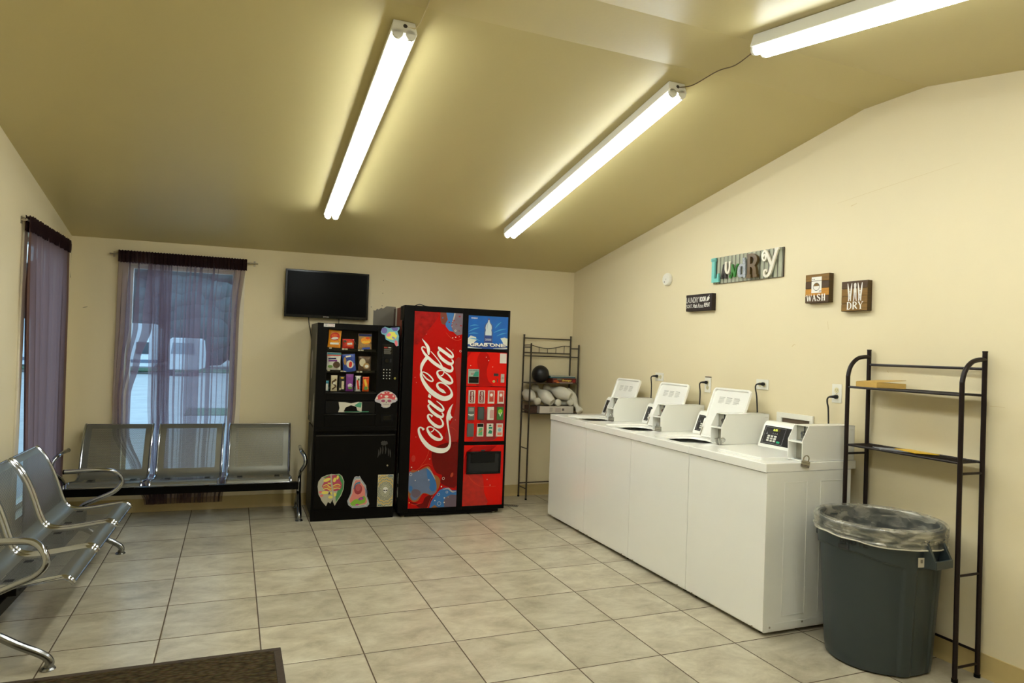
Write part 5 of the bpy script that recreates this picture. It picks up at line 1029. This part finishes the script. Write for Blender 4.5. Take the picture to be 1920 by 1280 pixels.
# LAUNDRY sign
ls = thing('laundry_sign', 'corrugated metal sign with large mixed colour letters spelling laundry', 'sign', wall_frame(-1.785, 2.160), ROTR)
b = MB(); w2, h2 = 0.350, 0.100; b.box(-w2, w2, -0.010, 0, -h2, h2, c('sign edge',66,54,44)); 
M['corr'] = mat('corrugated grey metal', rgb(158,160,138), 0.5, 0.2, noise_amt=.12, nscale=12)
b.grid(lambda u, v: (-w2+2*w2*u, -0.0135-0.0042*math.sin(2*PI*17*u), -h2+2*h2*v), 17*8, 1, 'corr'); b.build('corrugated_backing', ls, smooth=60)
def letter(strokes, m, a, b2, serifs=(), polys=(), label=None):
    q = MB(); FS = face_at(-0.0195)
    for k, P in enumerate(strokes): q.ribbon(P, a, b2+.0001*k, m, FS, sub=5 if len(P) > 2 else 1)
    for P in polys: q.prism(P, a, b2+.0004, m, FS)
    q.build('letter', ls, smooth=0, label=label)
def X(u): return -w2+2*w2*(u-205)/(1750-205)       # crop column to sign coordinate
LT = c('letter turquoise',118,200,190); LD = c('letter charcoal',44,36,30); LW_ = c('letter white',226,220,200); LG = c('letter green',44,120,30); LF = mat('floral print letter', rgb(160,166,172), .5, noise_amt=.9, nscale=110); LBn = c('letter brown',92,70,30)
letter([], LT, .004, .018, polys=[[(X(225),-.090),(X(225),.088),(X(300),.088),(X(295),-.060),(X(350),-.060),(X(360),-.030),(X(400),-.025),(X(405),-.090)],[(X(205),.070),(X(205),.095),(X(312),.095),(X(312),.070)]], label='tall turquoise slab letter L')
letter([[(X(450),-.062,.016),(X(500),.030,.020)],[(X(500),.030,.020),(X(545),-.060,.024)],[(X(465),-.022,.014),(X(535),-.022,.014)],[(X(430),-.062,.012),(X(480),-.062,.012)],[(X(518),-.062,.012),(X(570),-.062,.012)],[(X(478),.033,.012),(X(520),.033,.012)]], LD, .002, .010, label='small charcoal slab letter A')
letter([[(X(560),.045,.020),(X(562),.000,.022),(X(585),-.026,.018),(X(625),-.026,.018),(X(648),.000,.016),(X(652),.045,.016)],[(X(538),.049,.010),(X(590),.049,.010)],[(X(632),.049,.010),(X(680),.049,.010)]], LW_, .008, .016, label='white slab letter U')
letter([[(X(640),-.050,.006),(X(655),-.066,.010),(X(680),-.060,.012),(X(695),-.030,.012),(X(705),.030,.012)],[(X(690),.028,.010),(X(725),-.008,.018),(X(765),-.064,.020)],[(X(770),-.064,.012),(X(790),-.010,.010),(X(810),.020,.010),(X(840),.022,.009),(X(838),.010,.006)],[(X(660),-.052,.008),(X(652),-.048,.008),(X(646),-.058,.006)]], LG, .002, .012, label='green curly letter N')
letter([[(X(975),.056,.020),(X(985),.020,.024),(X(990),-.070,.026)],[(X(960),.010,.016),(X(900),.012,.020),(X(868),-.026,.028),(X(895),-.064,.022),(X(970),-.060,.016)],[(X(945),.052,.012),(X(1000),.058,.014)],[(X(975),-.074,.012),(X(1022),-.074,.012)]], LF, .004, .016, label='pale floral letter D')
q = MB(); FS = face_at(-0.0195)
q.prism([(X(1070),-.088),(X(1070),-.066),(X(1090),-.064),(X(1090),.060),(X(1070),.062),(X(1070),.082),(X(1150),.082),(X(1150),-.064),(X(1168),-.066),(X(1168),-.088)],.006,.028,LBn,FS)
q.ribbon([(X(1130),.072,.022),(X(1200),.070,.024),(X(1260),.040,.034),(X(1225),.004,.026),(X(1140),-.002,.020)],.006,.0282,LBn,FS); q.ribbon([(X(1190),.000,.026),(X(1235),-.025,.032),(X(1250),-.078,.034)],.006,.0284,LBn,FS); q.prism([(X(1215),-.088),(X(1215),-.070),(X(1300),-.068),(X(1300),-.088)],.006,.0286,LBn,FS)
q.build('letter', ls, smooth=0, label='large brown slab letter R')
letter([[(X(1420),.046,.008),(X(1408),.056,.012),(X(1425),.064,.012),(X(1455),.050,.014),(X(1440),.026,.014),(X(1400),.028,.014),(X(1380),.060,.014),(X(1420),.086,.016),(X(1470),.070,.020),(X(1530),.020,.024),(X(1570),-.010,.022)],[(X(1675),.088,.022),(X(1640),.050,.022),(X(1580),-.020,.024),(X(1530),-.074,.022),(X(1470),-.088,.018),(X(1425),-.076,.016),(X(1430),-.050,.014),(X(1470),-.046,.012),(X(1480),-.062,.008)],[(X(1630),.092,.014),(X(1712),.090,.014)]], LW_, .006, .018, label='large white curly letter Y')

# small sign, wash and dry signs
def plank_sign(y0, y1, z0, z1, label, base_cols, name, off=0.040):
    yc = (y0+y1)/2; w_ = abs(y1-y0)/2; h = (z1-z0)/2
    root = thing(name, label, 'sign', wall_frame(yc, (z0+z1)/2), ROTR)
    b = MB(); b.box(-w_, w_, -off+.004, 0, -h, h, base_cols[-1]); n = len(base_cols)-1
    for k in range(n): b.box(-w_, w_, -off, -off+.004, -h+2*h*k/n+.0008, -h+2*h*(k+1)/n-.0008, base_cols[k])
    b.build('wood_block', root, bevel=.0015); return root, w_, h, face_at(-off)
def wood(name, r, g, b, ns=7):
    if name in M: return M[name]
    m = mat(name, rgb(r,g,b), .6); nt = m.node_tree; t = nt.nodes.new('ShaderNodeTexCoord'); mp = nt.nodes.new('ShaderNodeMapping'); mp.inputs['Scale'].default_value = (6,6,70); n = nt.nodes.new('ShaderNodeTexNoise'); n.inputs['Scale'].default_value = 1.6; n.inputs['Detail'].default_value = 6
    nt.links.new(t.outputs['Object'], mp.inputs[0]); nt.links.new(mp.outputs[0], n.inputs['Vector'])
    x = nt.nodes.new('ShaderNodeMix'); x.data_type = 'RGBA'; col = rgb(r,g,b); x.inputs[6].default_value = (*[v*.5 for v in col],1); x.inputs[7].default_value = (*[min(1,v*1.5) for v in col],1)
    nt.links.new(n.outputs['Fac'], x.inputs[0]); nt.links.new(x.outputs[2], nt.nodes['Principled BSDF'].inputs['Base Color']); M[name] = m; return m
W0 = wood('sign wood side',74,54,18); Wd = wood('sign wood dark',74,50,16); Wm = wood('sign wood mid',124,90,28); Wl = wood('sign wood light',190,130,32); We = wood('sign wood espresso',34,20,14)
root, w_, h, FS = plank_sign(-1.149,-1.458,1.862,1.992,'dark espresso wood sign with two lines of white lettering',[We,We],'laundry_room_sign')
q = MB(); q.text('LAUNDRY',-w_+.006,0.000,0.150,.044,0,.0008,'lettering',FS); q.text('ROOM',-w_+.168,0.004,0.072,.040,0,.0008,'lettering',FS,bold=.06); q.prism([(w_-.062,.004),(w_-.052,.034),(w_-.034,.044),(w_-.024,.030),(w_-.036,.012)],0,.0008,'lettering',FS); q.ribbon([(w_-.034,.040,.003),(w_-.026,.052,.003)],0,.0008,'lettering',FS,sub=1)
q.text('SORT.',-w_+.006,-.040,0.078,.028,0,.0008,'lettering',FS); q.text('Wash.',-w_+.090,-.040,0.050,.030,0,.0008,'lettering',FS,shear=.2,bold=.02); q.text('Rinse.',-w_+.146,-.042,0.070,.032,0,.0008,'lettering',FS,shear=.35); q.text('REPEAT',-w_+.222,-.038,0.068,.032,0,.0008,'lettering',FS,bold=.03)
q.build('lettering', root, smooth=0)
root, w_, h, FS = plank_sign(-2.357,-2.538,1.866,2.046,'square brown plank sign reading wash with a white washing machine',[Wd,Wl,Wd,Wm,W0],'wash_sign')
q = MB(); q.prism([(-.042,-.028),(.036,-.028),(.036,.072),(-.042,.072)],0,.0006,'lettering',FS); q.ribbon([(-.042,.047,.003),(.036,.047,.003)],.0006,.0009,Wd,FS,sub=1); q.disc(-.032,.058,.003,.0006,.0009,'ink',FS,n=8); q.disc(-.020,.058,.003,.0006,.0009,'ink',FS,n=8); q.disc(-.003,.010,.025,.0006,.0008,'ink',FS,n=28); q.disc(-.003,.010,.022,.0008,.001,'lettering',FS,n=28); q.prism([(-.003+.022*math.cos(a),.010+.022*math.sin(a)) for a in [R(10+16*i) for i in range(11)]],.001,.0012,Wm,FS); q.ribbon([(.018,-.018,.004),(.036,-.018,.004)],.0006,.0009,Wd,FS,sub=1)
q.build('washer_picture', root, smooth=0)
def serif(q, body, x, z, w_, h, FS):
    glyph = {'W':[[(0,1,.13),(.28,0,.16)],[(.28,0,.07),(.5,.85,.07)],[(.5,.85,.13),(.74,0,.16)],[(.74,0,.07),(1,1,.07)],[(-.08,1,.05),(.15,1,.05)],[(.38,1,.05),(.6,1,.05)],[(.86,1,.05),(1.08,1,.05)]],
     'A':[[(.12,0,.06),(.45,1,.07)],[(.45,1,.16),(.86,0,.16)],[(.25,.33,.06),(.7,.33,.06)],[(0,0,.05),(.26,0,.05)],[(.68,0,.05),(1.02,0,.05)]],
     'S':[[(.82,.78,.06),(.7,.95,.1),(.4,1,.08),(.15,.8,.16),(.35,.56,.18),(.7,.42,.2),(.85,.22,.16),(.6,.02,.08),(.3,.02,.1),(.12,.22,.06)],[(.86,1,.04),(.84,.72,.04)],[(.1,.28,.04),(.1,0,.04)]],
     'H':[[(.2,0,.18),(.2,1,.18)],[(.8,0,.18),(.8,1,.18)],[(.2,.5,.07),(.8,.5,.07)],[(.02,0,.05),(.38,0,.05)],[(.02,1,.05),(.38,1,.05)],[(.62,0,.05),(.98,0,.05)],[(.62,1,.05),(.98,1,.05)]],
     'D':[[(.2,0,.18),(.2,1,.18)],[(.05,1,.06),(.5,.99,.07),(.82,.78,.16),(.88,.5,.2),(.82,.22,.16),(.5,.01,.07),(.05,0,.06)]],
     'R':[[(.2,0,.18),(.2,1,.18)],[(.05,1,.06),(.5,.99,.08),(.76,.85,.16),(.76,.65,.16),(.5,.5,.08),(.2,.5,.06)],[(.45,.5,.16),(.7,.25,.18),(.98,.02,.12)],[(.02,0,.05),(.38,0,.05)]],
     'Y':[[(.1,1,.17),(.5,.45,.17)],[(.88,1,.06),(.5,.45,.07)],[(.5,0,.18),(.5,.48,.18)],[(-.05,1,.05),(.3,1,.05)],[(.72,1,.05),(1.05,1,.05)],[(.3,0,.05),(.7,0,.05)]]}
    n = len(body); adv = {'W':1.25}; tot = sum(adv.get(ch,1) for ch in body); cx_ = x
    for ch in body:
        gw = w_*adv.get(ch,1)/tot
        for k, P in enumerate(glyph[ch]): q.ribbon([(cx_+gw*.06+px2*gw*.84, z+py2*h, pw*h*1.12) for px2, py2, pw in P], .0002, .0008+.00004*k, 'lettering', FS, sub=5 if len(P) > 3 else 1)
        cx_ += gw
q = MB(); serif(q, 'WASH', -.080, -.078, .150, .040, FS); q.build('lettering', root, smooth=0)
root, w_, h, FS = plank_sign(-2.633,-2.810,1.803,1.981,'square brown plank sign reading dry with three white clothes pegs',[Wm,Wm,Wm,Wd,W0],'dry_sign')
q = MB(); serif(q, 'DRY', -.052, -.078, .118, .042, FS); q.build('lettering', root, smooth=0)
q = MB()
for cx_ in (-.030, .040):
    q.ribbon([(cx_-.015,.076,.003),(cx_-.010,.040,.010),(cx_-.006,.000,.009),(cx_-.008,-.030,.006)],0,.0008,'lettering',FS); q.ribbon([(cx_+.014,.076,.003),(cx_+.010,.040,.010),(cx_+.006,.000,.009),(cx_+.006,-.030,.006)],0,.0009,'lettering',FS)
    for z in (.028,.006,-.014): q.ribbon([(cx_-.006,z,.003),(cx_+.006,z,.003)],.0009,.0011,'lettering',FS,sub=1)
q.prism(blob(.006,.066,.008,.010),0,.0009,'lettering',FS); q.ribbon([(.006,.060,.018),(.006,.048,.012),(.006,.036,.019),(.006,.020,.018)],0,.0008,'lettering',FS); q.ribbon([(.001,.03,.008),(.000,-.010,.007),(-.004,-.032,.004)],0,.0009,'lettering',FS); q.ribbon([(.012,.03,.008),(.013,-.010,.007),(.017,-.032,.004)],0,.0009,'lettering',FS)
q.build('clothes_peg_picture', root, smooth=0)

# ---------------------------------------------------------------- bronze rack around the trash bin
BR_ = 'brown_rack'
nr = thing('storage_rack', 'tall dark bronze over the bin rack with curved top arms', 'rack', (0,0,0), 0, None)
xf, xb, yl, yr = 3.975, 4.136, -2.822, -3.472
for y in (yl, yr):
    b = MB(); b.tube(catmull([(xf,y,0.012),(xf,y,0.4),(xf,y,0.9),(xf,y,1.36),(xf+.002,y,1.43),(xf+.022,y,1.482),(xf+.065,y,1.520),(xf+.115,y,1.533),(xb,y,1.535)],6),0.0115,BR_,12); b.build('front_post', nr)
    b = MB(); b.bar((xb,y,0.012),(xb,y,1.574),0.0115,BR_,12); b.tube([(xb,y,1.570),(xb,y,1.577)],0.0125,BR_,12); b.build('rear_post', nr)
    for x in (xf, xb):
        b = MB(); b.tube([(x,y,0.0),(x,y,0.016)],0.0145,'blk',12); b.build('foot_cap', nr)
    for z in (0.985, 0.500, 0.066):
        b = MB(); b.bar((xf,y,z),(xb,y,z),0.0065,BR_,8); b.build('side_bar', nr)
for x, z, r in ((xb,1.490,.007),(xb,0.122,.007)):
    b = MB(); b.bar((x,yl,z),(x,yr,z),r,BR_,8); b.build('back_rail', nr)
M['mesh_shelf'] = mat('dark shelf mesh',(0.030,0.016,0.013),0.5,noise_amt=.4,nscale=200,bump=.6,bscale=400)
for z in (1.361, 1.036):
    b = MB(); b.bar((xf,yl,z),(xf,yr,z),.0065,BR_,8); b.bar((xb,yl,z),(xb,yr,z),.0065,BR_,8)
    n_ = 26
    for k in range(n_+1):
        y = yl+(yr-yl)*k/n_; b.bar((xf,y,z+.002),(xb,y,z+.002),.0022,BR_,5)
    b.box(xf,xb,yr,yl,z-.0015,z+.0005,'mesh_shelf'); b.build('shelf', nr, label='dark wire mesh shelf')
cb = thing('cardboard_box', 'flat tan cardboard mailer with lifted flap on the upper rack shelf', 'box', (0,0,0))
KB = mat('kraft cardboard', rgb(196,160,84), .8, noise_amt=.08, nscale=10)
FZ = Matrix(((1,0,0,0),(0,1,0,0),(0,0,1,0),(0,0,0,1)))
cbp = [(3.972,-3.010),(3.990,-2.862),(4.120,-2.905),(4.100,-3.085)]
b = MB(); b.prism(cbp,1.3665,1.394,KB,FZ); b.build('tray', cb, bevel=.001)
b = MB(); P = cbp; b.add([(P[0][0],P[0][1],1.3945),(P[1][0],P[1][1],1.3945),(P[2][0],P[2][1],1.405),(P[3][0],P[3][1],1.410),(P[0][0]+.01,P[0][1],1.3965),(P[1][0]+.01,P[1][1],1.3965),(P[2][0],P[2][1],1.407),(P[3][0],P[3][1],1.412)],[(0,1,2,3),(7,6,5,4),(0,3,7,4),(3,2,6,7),(2,1,5,6),(1,0,4,5)],KB); b.build('flap', cb, smooth=0)
for nm, poly_, z0, m, lab in (('booklet',[(3.968,-3.045),(4.015,-2.96),(4.10,-3.06),(4.05,-3.19)],1.0385,mat('grey blue leaflet',rgb(128,132,140),.5,noise_amt=.3,nscale=20),'grey and blue leaflet lying on the lower rack shelf'),('booklet',[(4.015,-3.215),(4.058,-3.06),(4.122,-3.10),(4.095,-3.285)],1.0425,mat('yellow leaflet',rgb(222,176,30),.45,noise_amt=.04),'yellow booklet on top of the grey leaflet on the lower rack shelf')):
    b = MB(); b.prism(poly_, z0, z0+.004, m, FZ); o = b.build(nm, bevel=.0006); tagit(o, lab, 'booklet')

# ---------------------------------------------------------------- trash bin
tb = thing('trash_bin', 'round grey plastic trash bin standing inside the dark rack', 'trash bin', (3.850, -3.145, 0), 0)
def edge(a):
    d = math.degrees(a) % 360
    if d > 180: d -= 360
    q = abs(abs(d)-90)      # degrees from a handle axis
    return 0.572-0.030*max(0, min(1, (62-q)/40)) if q > 17 else 0.0
def wob(a, z):
    d = math.degrees(a) % 360; d = d-360 if d > 180 else d
    q = abs(abs(d)-90); col = 1 if 13 < q < 27 else 0
    e = 0.575-0.045*max(0, min(1, (70-q)/42))
    k = max(0, min(1, (z-e)/0.006)) if z < 0.69 else 1
    if 13 < q < 28: k = max(k, min(1, (q-13)/1.5, (28-q)/1.5))
    return 1+0.040*k
b = MB()
prof = [(0.225,0.004),(0.236,0.010),(0.238,0.03)]+[(0.238+0.036*z/0.6, z) for z in [0.05+0.55*i/120 for i in range(121)]]+[(0.275,0.62),(0.276,0.66),(0.277,0.685),(0.281,0.688),(0.282,0.700),(0.278,0.706),(0.268,0.704),(0.268,0.690),(0.264,0.5),(0.235,0.03),(0.0,0.028)]
b.lathe(prof,'can',270,None,wob); b.build('bin_body', tb, smooth=50)
for sd in (-1, 1):
    b = MB(); TT = Matrix.Rotation(sd*PI/2+(0.06 if sd < 0 else 0), 4, 'Z')   # local +x radially outward
    for yy in (-0.062, 0.054): b.prism([(0.262,0.672),(0.292,0.668),(0.338,0.575),(0.338,0.548),(0.262,0.535)],yy-.003,yy+.011,'can',TT @ Matrix(((1,0,0,0),(0,0,-1,0),(0,1,0,0),(0,0,0,1))))
    b.box(0.262,0.338,-0.062,0.062,0.545,0.556,'can',TT); b.box(0.330,0.340,-0.062,0.062,0.546,0.585,'can',TT); b.box(0.262,0.30,-0.062,0.062,0.664,0.672,'can',TT); b.box(0.276,0.280,-0.054,0.054,0.556,0.664,'can_dark',TT)
    b.build('handle', tb, bevel=.003)
def cyl_art(b, fn_build, az, z, r):
    k0 = len(b.v); fn_build(b)
    for i in range(k0, len(b.v)):
        u, v, n_ = b.v[i]; a = az+u/r; b.v[i] = ((r+n_)*math.cos(a), (r+n_)*math.sin(a), z+v)
b = MB()
cyl_art(b, lambda q: q.text('BRUTE',0,0,0.135,0.034,0,0.002,'can_dark',bold=.03), R(-176), 0.610, 0.2905); b.build('raised_lettering', tb, smooth=0)
b = MB(); cyl_art(b, lambda q: q.grid(lambda u, v: (u*0.055, v*0.022, .0012), 8, 1, 'ink'), R(-178), 0.583, 0.2898); cyl_art(b, lambda q: q.text('Rubbermaid',0,0,0.030,0.006,0,0.0018,'can'), R(-175), 0.591, 0.2898); b.build('nameplate', tb, smooth=0)
b = MB(); cyl_art(b, lambda q: (q.grid(lambda u, v: (u*0.036, v*0.045, .0012), 6, 1, c('tag white',196,188,168)), q.grid(lambda u, v: (0.012+u*0.012, 0.020+v*0.016, .0016), 3, 1, c('tag grey',120,112,96))), R(-106), 0.545, 0.2890); b.build('paper_tag', tb, smooth=0)
# liner
lb = thing('bin_liner', 'clear plastic bag folded over the rim of the trash bin', 'trash bag', (3.850, -3.145, 0), 0)
rn = random.Random(7)
def lin(a, s_):
    nz = noise.noise(Vector((math.cos(a)*2.2, math.sin(a)*2.2, s_*3))); n3 = noise.noise(Vector((math.cos(a)*9, math.sin(a)*9, s_*1.2+5)))
    if s_ < 0.30:      # inside, from the depth up to the rim
        t = s_/0.30; z = 0.16+0.54*t; r = 0.205+0.062*t+0.014*n3*(1-t*.6)+0.010*nz*(1-t)
    elif s_ < 0.46:
        t = (s_-0.30)/0.16; an = PI*t; r = 0.2865-0.0205*math.cos(an)+.001*n3; z = 0.702+0.016*math.sin(an)
    else:
        t = (s_-0.46)/0.54; z = 0.700-(0.070+0.018*nz+0.012*math.sin(a+2.2))*t; r = 0.3065-0.006*t+0.003*n3*t+0.0035*math.sin(7*PI*t+5*nz)*t
        if t > .9: r += .0025
    return (r*math.cos(a), r*math.sin(a), z)
b = MB(); b.grid(lambda u, v: lin(2*PI*u, v), 180, 60, 'liner'); b.build('bag_film', lb, smooth=80)
b = MB(); b.tube([lin(2*PI*i/120, 0.995) for i in range(120)], 0.0032, mat('bunched film',(0.56,0.53,0.42),.35), 6, closed=True); b.build('rolled_edge', lb)

# ---------------------------------------------------------------- pewter rack in the corner
fr_ = thing('storage_rack', 'thin pewter wire rack in the back corner holding bowling toys', 'rack', (0,0,0))
xl, xr, yf, yb = 3.540, 4.082, 0.625, 0.800
G_ = 'grey_rack'
for x in (xl, xr):
    b = MB(); b.bar((x-.004,yf,0.010),(x,yf,1.573),.0085,G_,10); b.sphere((x,yf,1.575),.010,G_,n=10); b.build('front_post', fr_)
    b = MB(); b.bar((x-.012,yb,0.010),(x-.006,yb,1.672),.0085,G_,10); b.tube([(x-.006,yb,1.66),(x-.006,yb,1.675)],.010,G_,10); b.build('rear_post', fr_)
    for yy, dx in ((yf,-.004),(yb,-.012)):
        b = MB(); b.tube([(x+dx,yy,0),(x+dx,yy,.014)],.011,'blk',10); b.build('foot_cap', fr_)
    for z in (1.542,1.453,1.178,0.990,0.902,0.513,0.108):
        b = MB(); b.bar((x,yf,z),(x-.006,yb,z),.0055,G_,8); b.build('side_bar', fr_)
for z in (1.637,1.487,1.453,0.139):
    b = MB(); b.bar((xl-.006,yb,z),(xr-.006,yb,z),.006,G_,8); b.build('back_rail', fr_)
b = MB(); X_ = lambda t: xl-.006+(xr-xl)*t
b.tube(catmull([(X_(0),yb,1.562),(X_(.15),yb,1.566),(X_(.30),yb,1.548),(X_(.5),yb,1.534),(X_(.70),yb,1.550),(X_(.85),yb,1.568),(X_(1),yb,1.566)],6),.004,G_,8)
for t, z in ((.14,1.565),(.32,1.546),(.5,1.535),(.68,1.549),(.86,1.567)): b.bar((X_(t),yb,1.487),(X_(t),yb,z),.003,G_,6)
b.build('wave_scroll', fr_)
for z in (1.178, 0.870):
    b = MB(); b.bar((xl,yf,z),(xr,yf,z),.0055,G_,8); b.bar((xl-.006,yb,z),(xr-.006,yb,z),.0055,G_,8)
    for k in range(1,12): b.bar((xl,yf+(yb-yf)*k/12,z),(xr,yf+(yb-yf)*k/12,z),.0018,G_,5)
    b.box(xl,xr,yf,yb,z+.0012,z+.0024,mat('shelf sheet %d' % int(z*100),(0.05,0.040,0.028),.6)); b.build('shelf', fr_)
b = MB(); b.bar((xl,yf,0.955),(xr,yf,0.955),.004,G_,6); b.build('front_rail', fr_)
o = MB().sphere((0,0,0),0.0895,mat('matt black ball',(0.006,0.006,0.007),.42),n=48)
o = o.build('toy_ball', loc=(3.690,0.708,1.2705), smooth=180); tagit(o,'matt black toy bowling ball on the upper shelf of the corner rack','ball')
gb = thing('board_game_box', 'dark red board game box with yellow lettering beside the black ball', 'game box', (0,0,0))
b = MB(); b.box(3.800,4.070,0.640,0.790,1.1815,1.232,mat('game box art',rgb(96,34,26),.4,noise_amt=.7,nscale=22)); b.build('box', gb, bevel=.001)
FG = face_at(0.640); b = MB(); b.text('Stratego',3.905,1.196,0.110,.026,0,.0008,flat('game yellow',232,206,90),FG,shear=.35,bold=.03)
for x, z, rx, rz, m in ((3.835,1.205,.028,.012,c('game rust',176,74,34)),(3.875,1.222,.03,.008,c('game sage',110,112,84)),(3.86,1.190,.02,.006,c('game orange',214,130,50)),(4.045,1.205,.02,.014,c('game red',150,30,26))): b.prism(blob(x,z,rx,rz,14,jit=.25,seed=int(x*1e3)),.0001,.0004,m,FG)
b.box(3.88,4.03,.6394,.6398,1.184,1.187,'lettering'); b.build('box_lettering', gb, smooth=0)
g2 = MB(); g2.box(3.780,4.066,0.650,0.792,1.2325,1.255,mat('teal game art',rgb(60,96,104),.4,noise_amt=.6,nscale=14)); g2.box(3.780,4.066,0.6494,0.650,1.2485,1.255,c('game cream',214,206,180)); g2 = g2.build('board_game_box', bevel=.001); tagit(g2,'thin teal and cream game box lying on top of the red one','game box')
# white carton and toy pins on the lower shelf
ct = thing('carton', 'white open carton under the plastic bowling pins', 'box', (0,0,0))
WC = mat('white carton',rgb(206,198,184),.6,noise_amt=.05)
b = MB(); y0_, y1_ = 0.597, 0.790
for a in ((3.640,4.030,y0_,y0_+.003,.8745,.948),(3.640,4.030,y1_-.003,y1_,.8745,.948),(3.640,3.643,y0_,y1_,.8745,.948),(4.027,4.030,y0_,y1_,.8745,.948),(3.640,4.030,y0_,y1_,.8745,.877)): b.box(*a,WC)
b.build('tray', ct)
b = MB(); FC = face_at(y0_); b.prism([(3.895,.900),(3.922,.900),(3.922,.925),(3.895,.925)],0,.0004,c('carton mark',120,108,100),FC); b.prism([(3.82,.886),(3.885,.886),(3.885,.930),(3.82,.930)],0,.0003,c('carton panel',188,174,166),FC)
for z in (.928,.919,.910,.901,.893): b.box(3.755,3.755+.04-.006*(int(z*1e3)%3),y0_-.0006,y0_,z,z+.003,'carton mark' if False else M['carton mark'])
b.build('printed_panel', ct, smooth=0)
b = MB(); b.box(3.555,3.634,0.640,0.785,.8745,.945,mat('dark puzzle art',rgb(70,44,30),.5,noise_amt=.8,nscale=40)); o = b.build('puzzle_box', bevel=.001); tagit(o,'small dark patterned box left of the white carton','game box')
M['pin'] = mat('white blow moulded plastic',(0.70,0.67,0.56),.42,noise_amt=.04,nscale=20)
PR = [(0.0,0.006),(0.020,0.006),(0.023,0.001),(0.032,0.001),(0.037,0.008),(0.047,0.040),(0.057,0.085),(0.060,0.120),(0.055,0.162),(0.041,0.203),(0.027,0.235),(0.0225,0.258),(0.025,0.280),(0.034,0.302),(0.0375,0.322),(0.034,0.342),(0.020,0.356),(0.0,0.361)]
pr2 = catmull(PR,3)
pins = [((3.778,0.585,0.985),(3.668,0.790,1.125),1.12,'white plastic toy pin with its round base facing out, left of centre'),
 ((3.985,0.580,1.048),(3.800,0.790,1.125),1.15,'white plastic toy pin lying uppermost with its base facing right'),
 ((3.560,0.800,1.075),(3.622,0.610,0.995),1.05,'white plastic toy pin leaning at the far left of the shelf'),
 ((3.815,0.810,0.960),(3.850,0.600,0.984),1.0,'white plastic toy pin with only its round head showing in the middle'),
 ((3.955,0.810,0.960),(3.990,0.600,0.990),1.0,'white plastic toy pin with only its round head showing on the right'),
 ((4.000,0.720,1.110),(4.080,0.565,0.905),1.0,'white plastic toy pin hanging over the right end of the shelf')]
for k, (bs, hd, sc_, lab) in enumerate(pins):
    b = MB(); b.lathe(pr2,'pin',32); o = b.build('toy_pin', smooth=60)
    d = Vector(hd)-Vector(bs); q = d.to_track_quat('Z','Y'); L_ = d.length/0.325
    o.matrix_world = Matrix.Translation(bs) @ q.to_matrix().to_4x4() @ Matrix.Diagonal((sc_,sc_,L_,1))
    tagit(o, lab, 'toy pin', 'plastic bowling pins on the corner rack')
import OpenImageIO as oiio, sys, numpy as np
b=oiio.ImageBuf('/workdir/render_main.png'); a=b.get_pixels(oiio.FLOAT); h,w=a.shape[:2]; k=w/1920
pts=dict(rwall_mid=(1400,620),rwall_top=(1700,300),rwall_low=(1890,1100),bwall_mid=(1000,560),bwall_left=(170,600),ceil_left=(150,200),ceil_mid=(880,250),ceil_ridge=(1300,60),ceil_low=(800,480),lwall=(15,500),floor_mid=(760,1060),floor_near=(900,1200),floor_left=(300,1100),wash_front=(1200,930),wash_side=(1490,1000),can=(1620,1150),deck=(1380,850),black=(650,840),red=(800,700),base=(480,940),curt2=(90,600),seat3=(490,850))
for n,(x,y) in pts.items():
    p=a[int(y*k)-3:int(y*k)+4,int(x*k)-3:int(x*k)+4,:3].mean((0,1))*255
    print(n,p.round().astype(int))
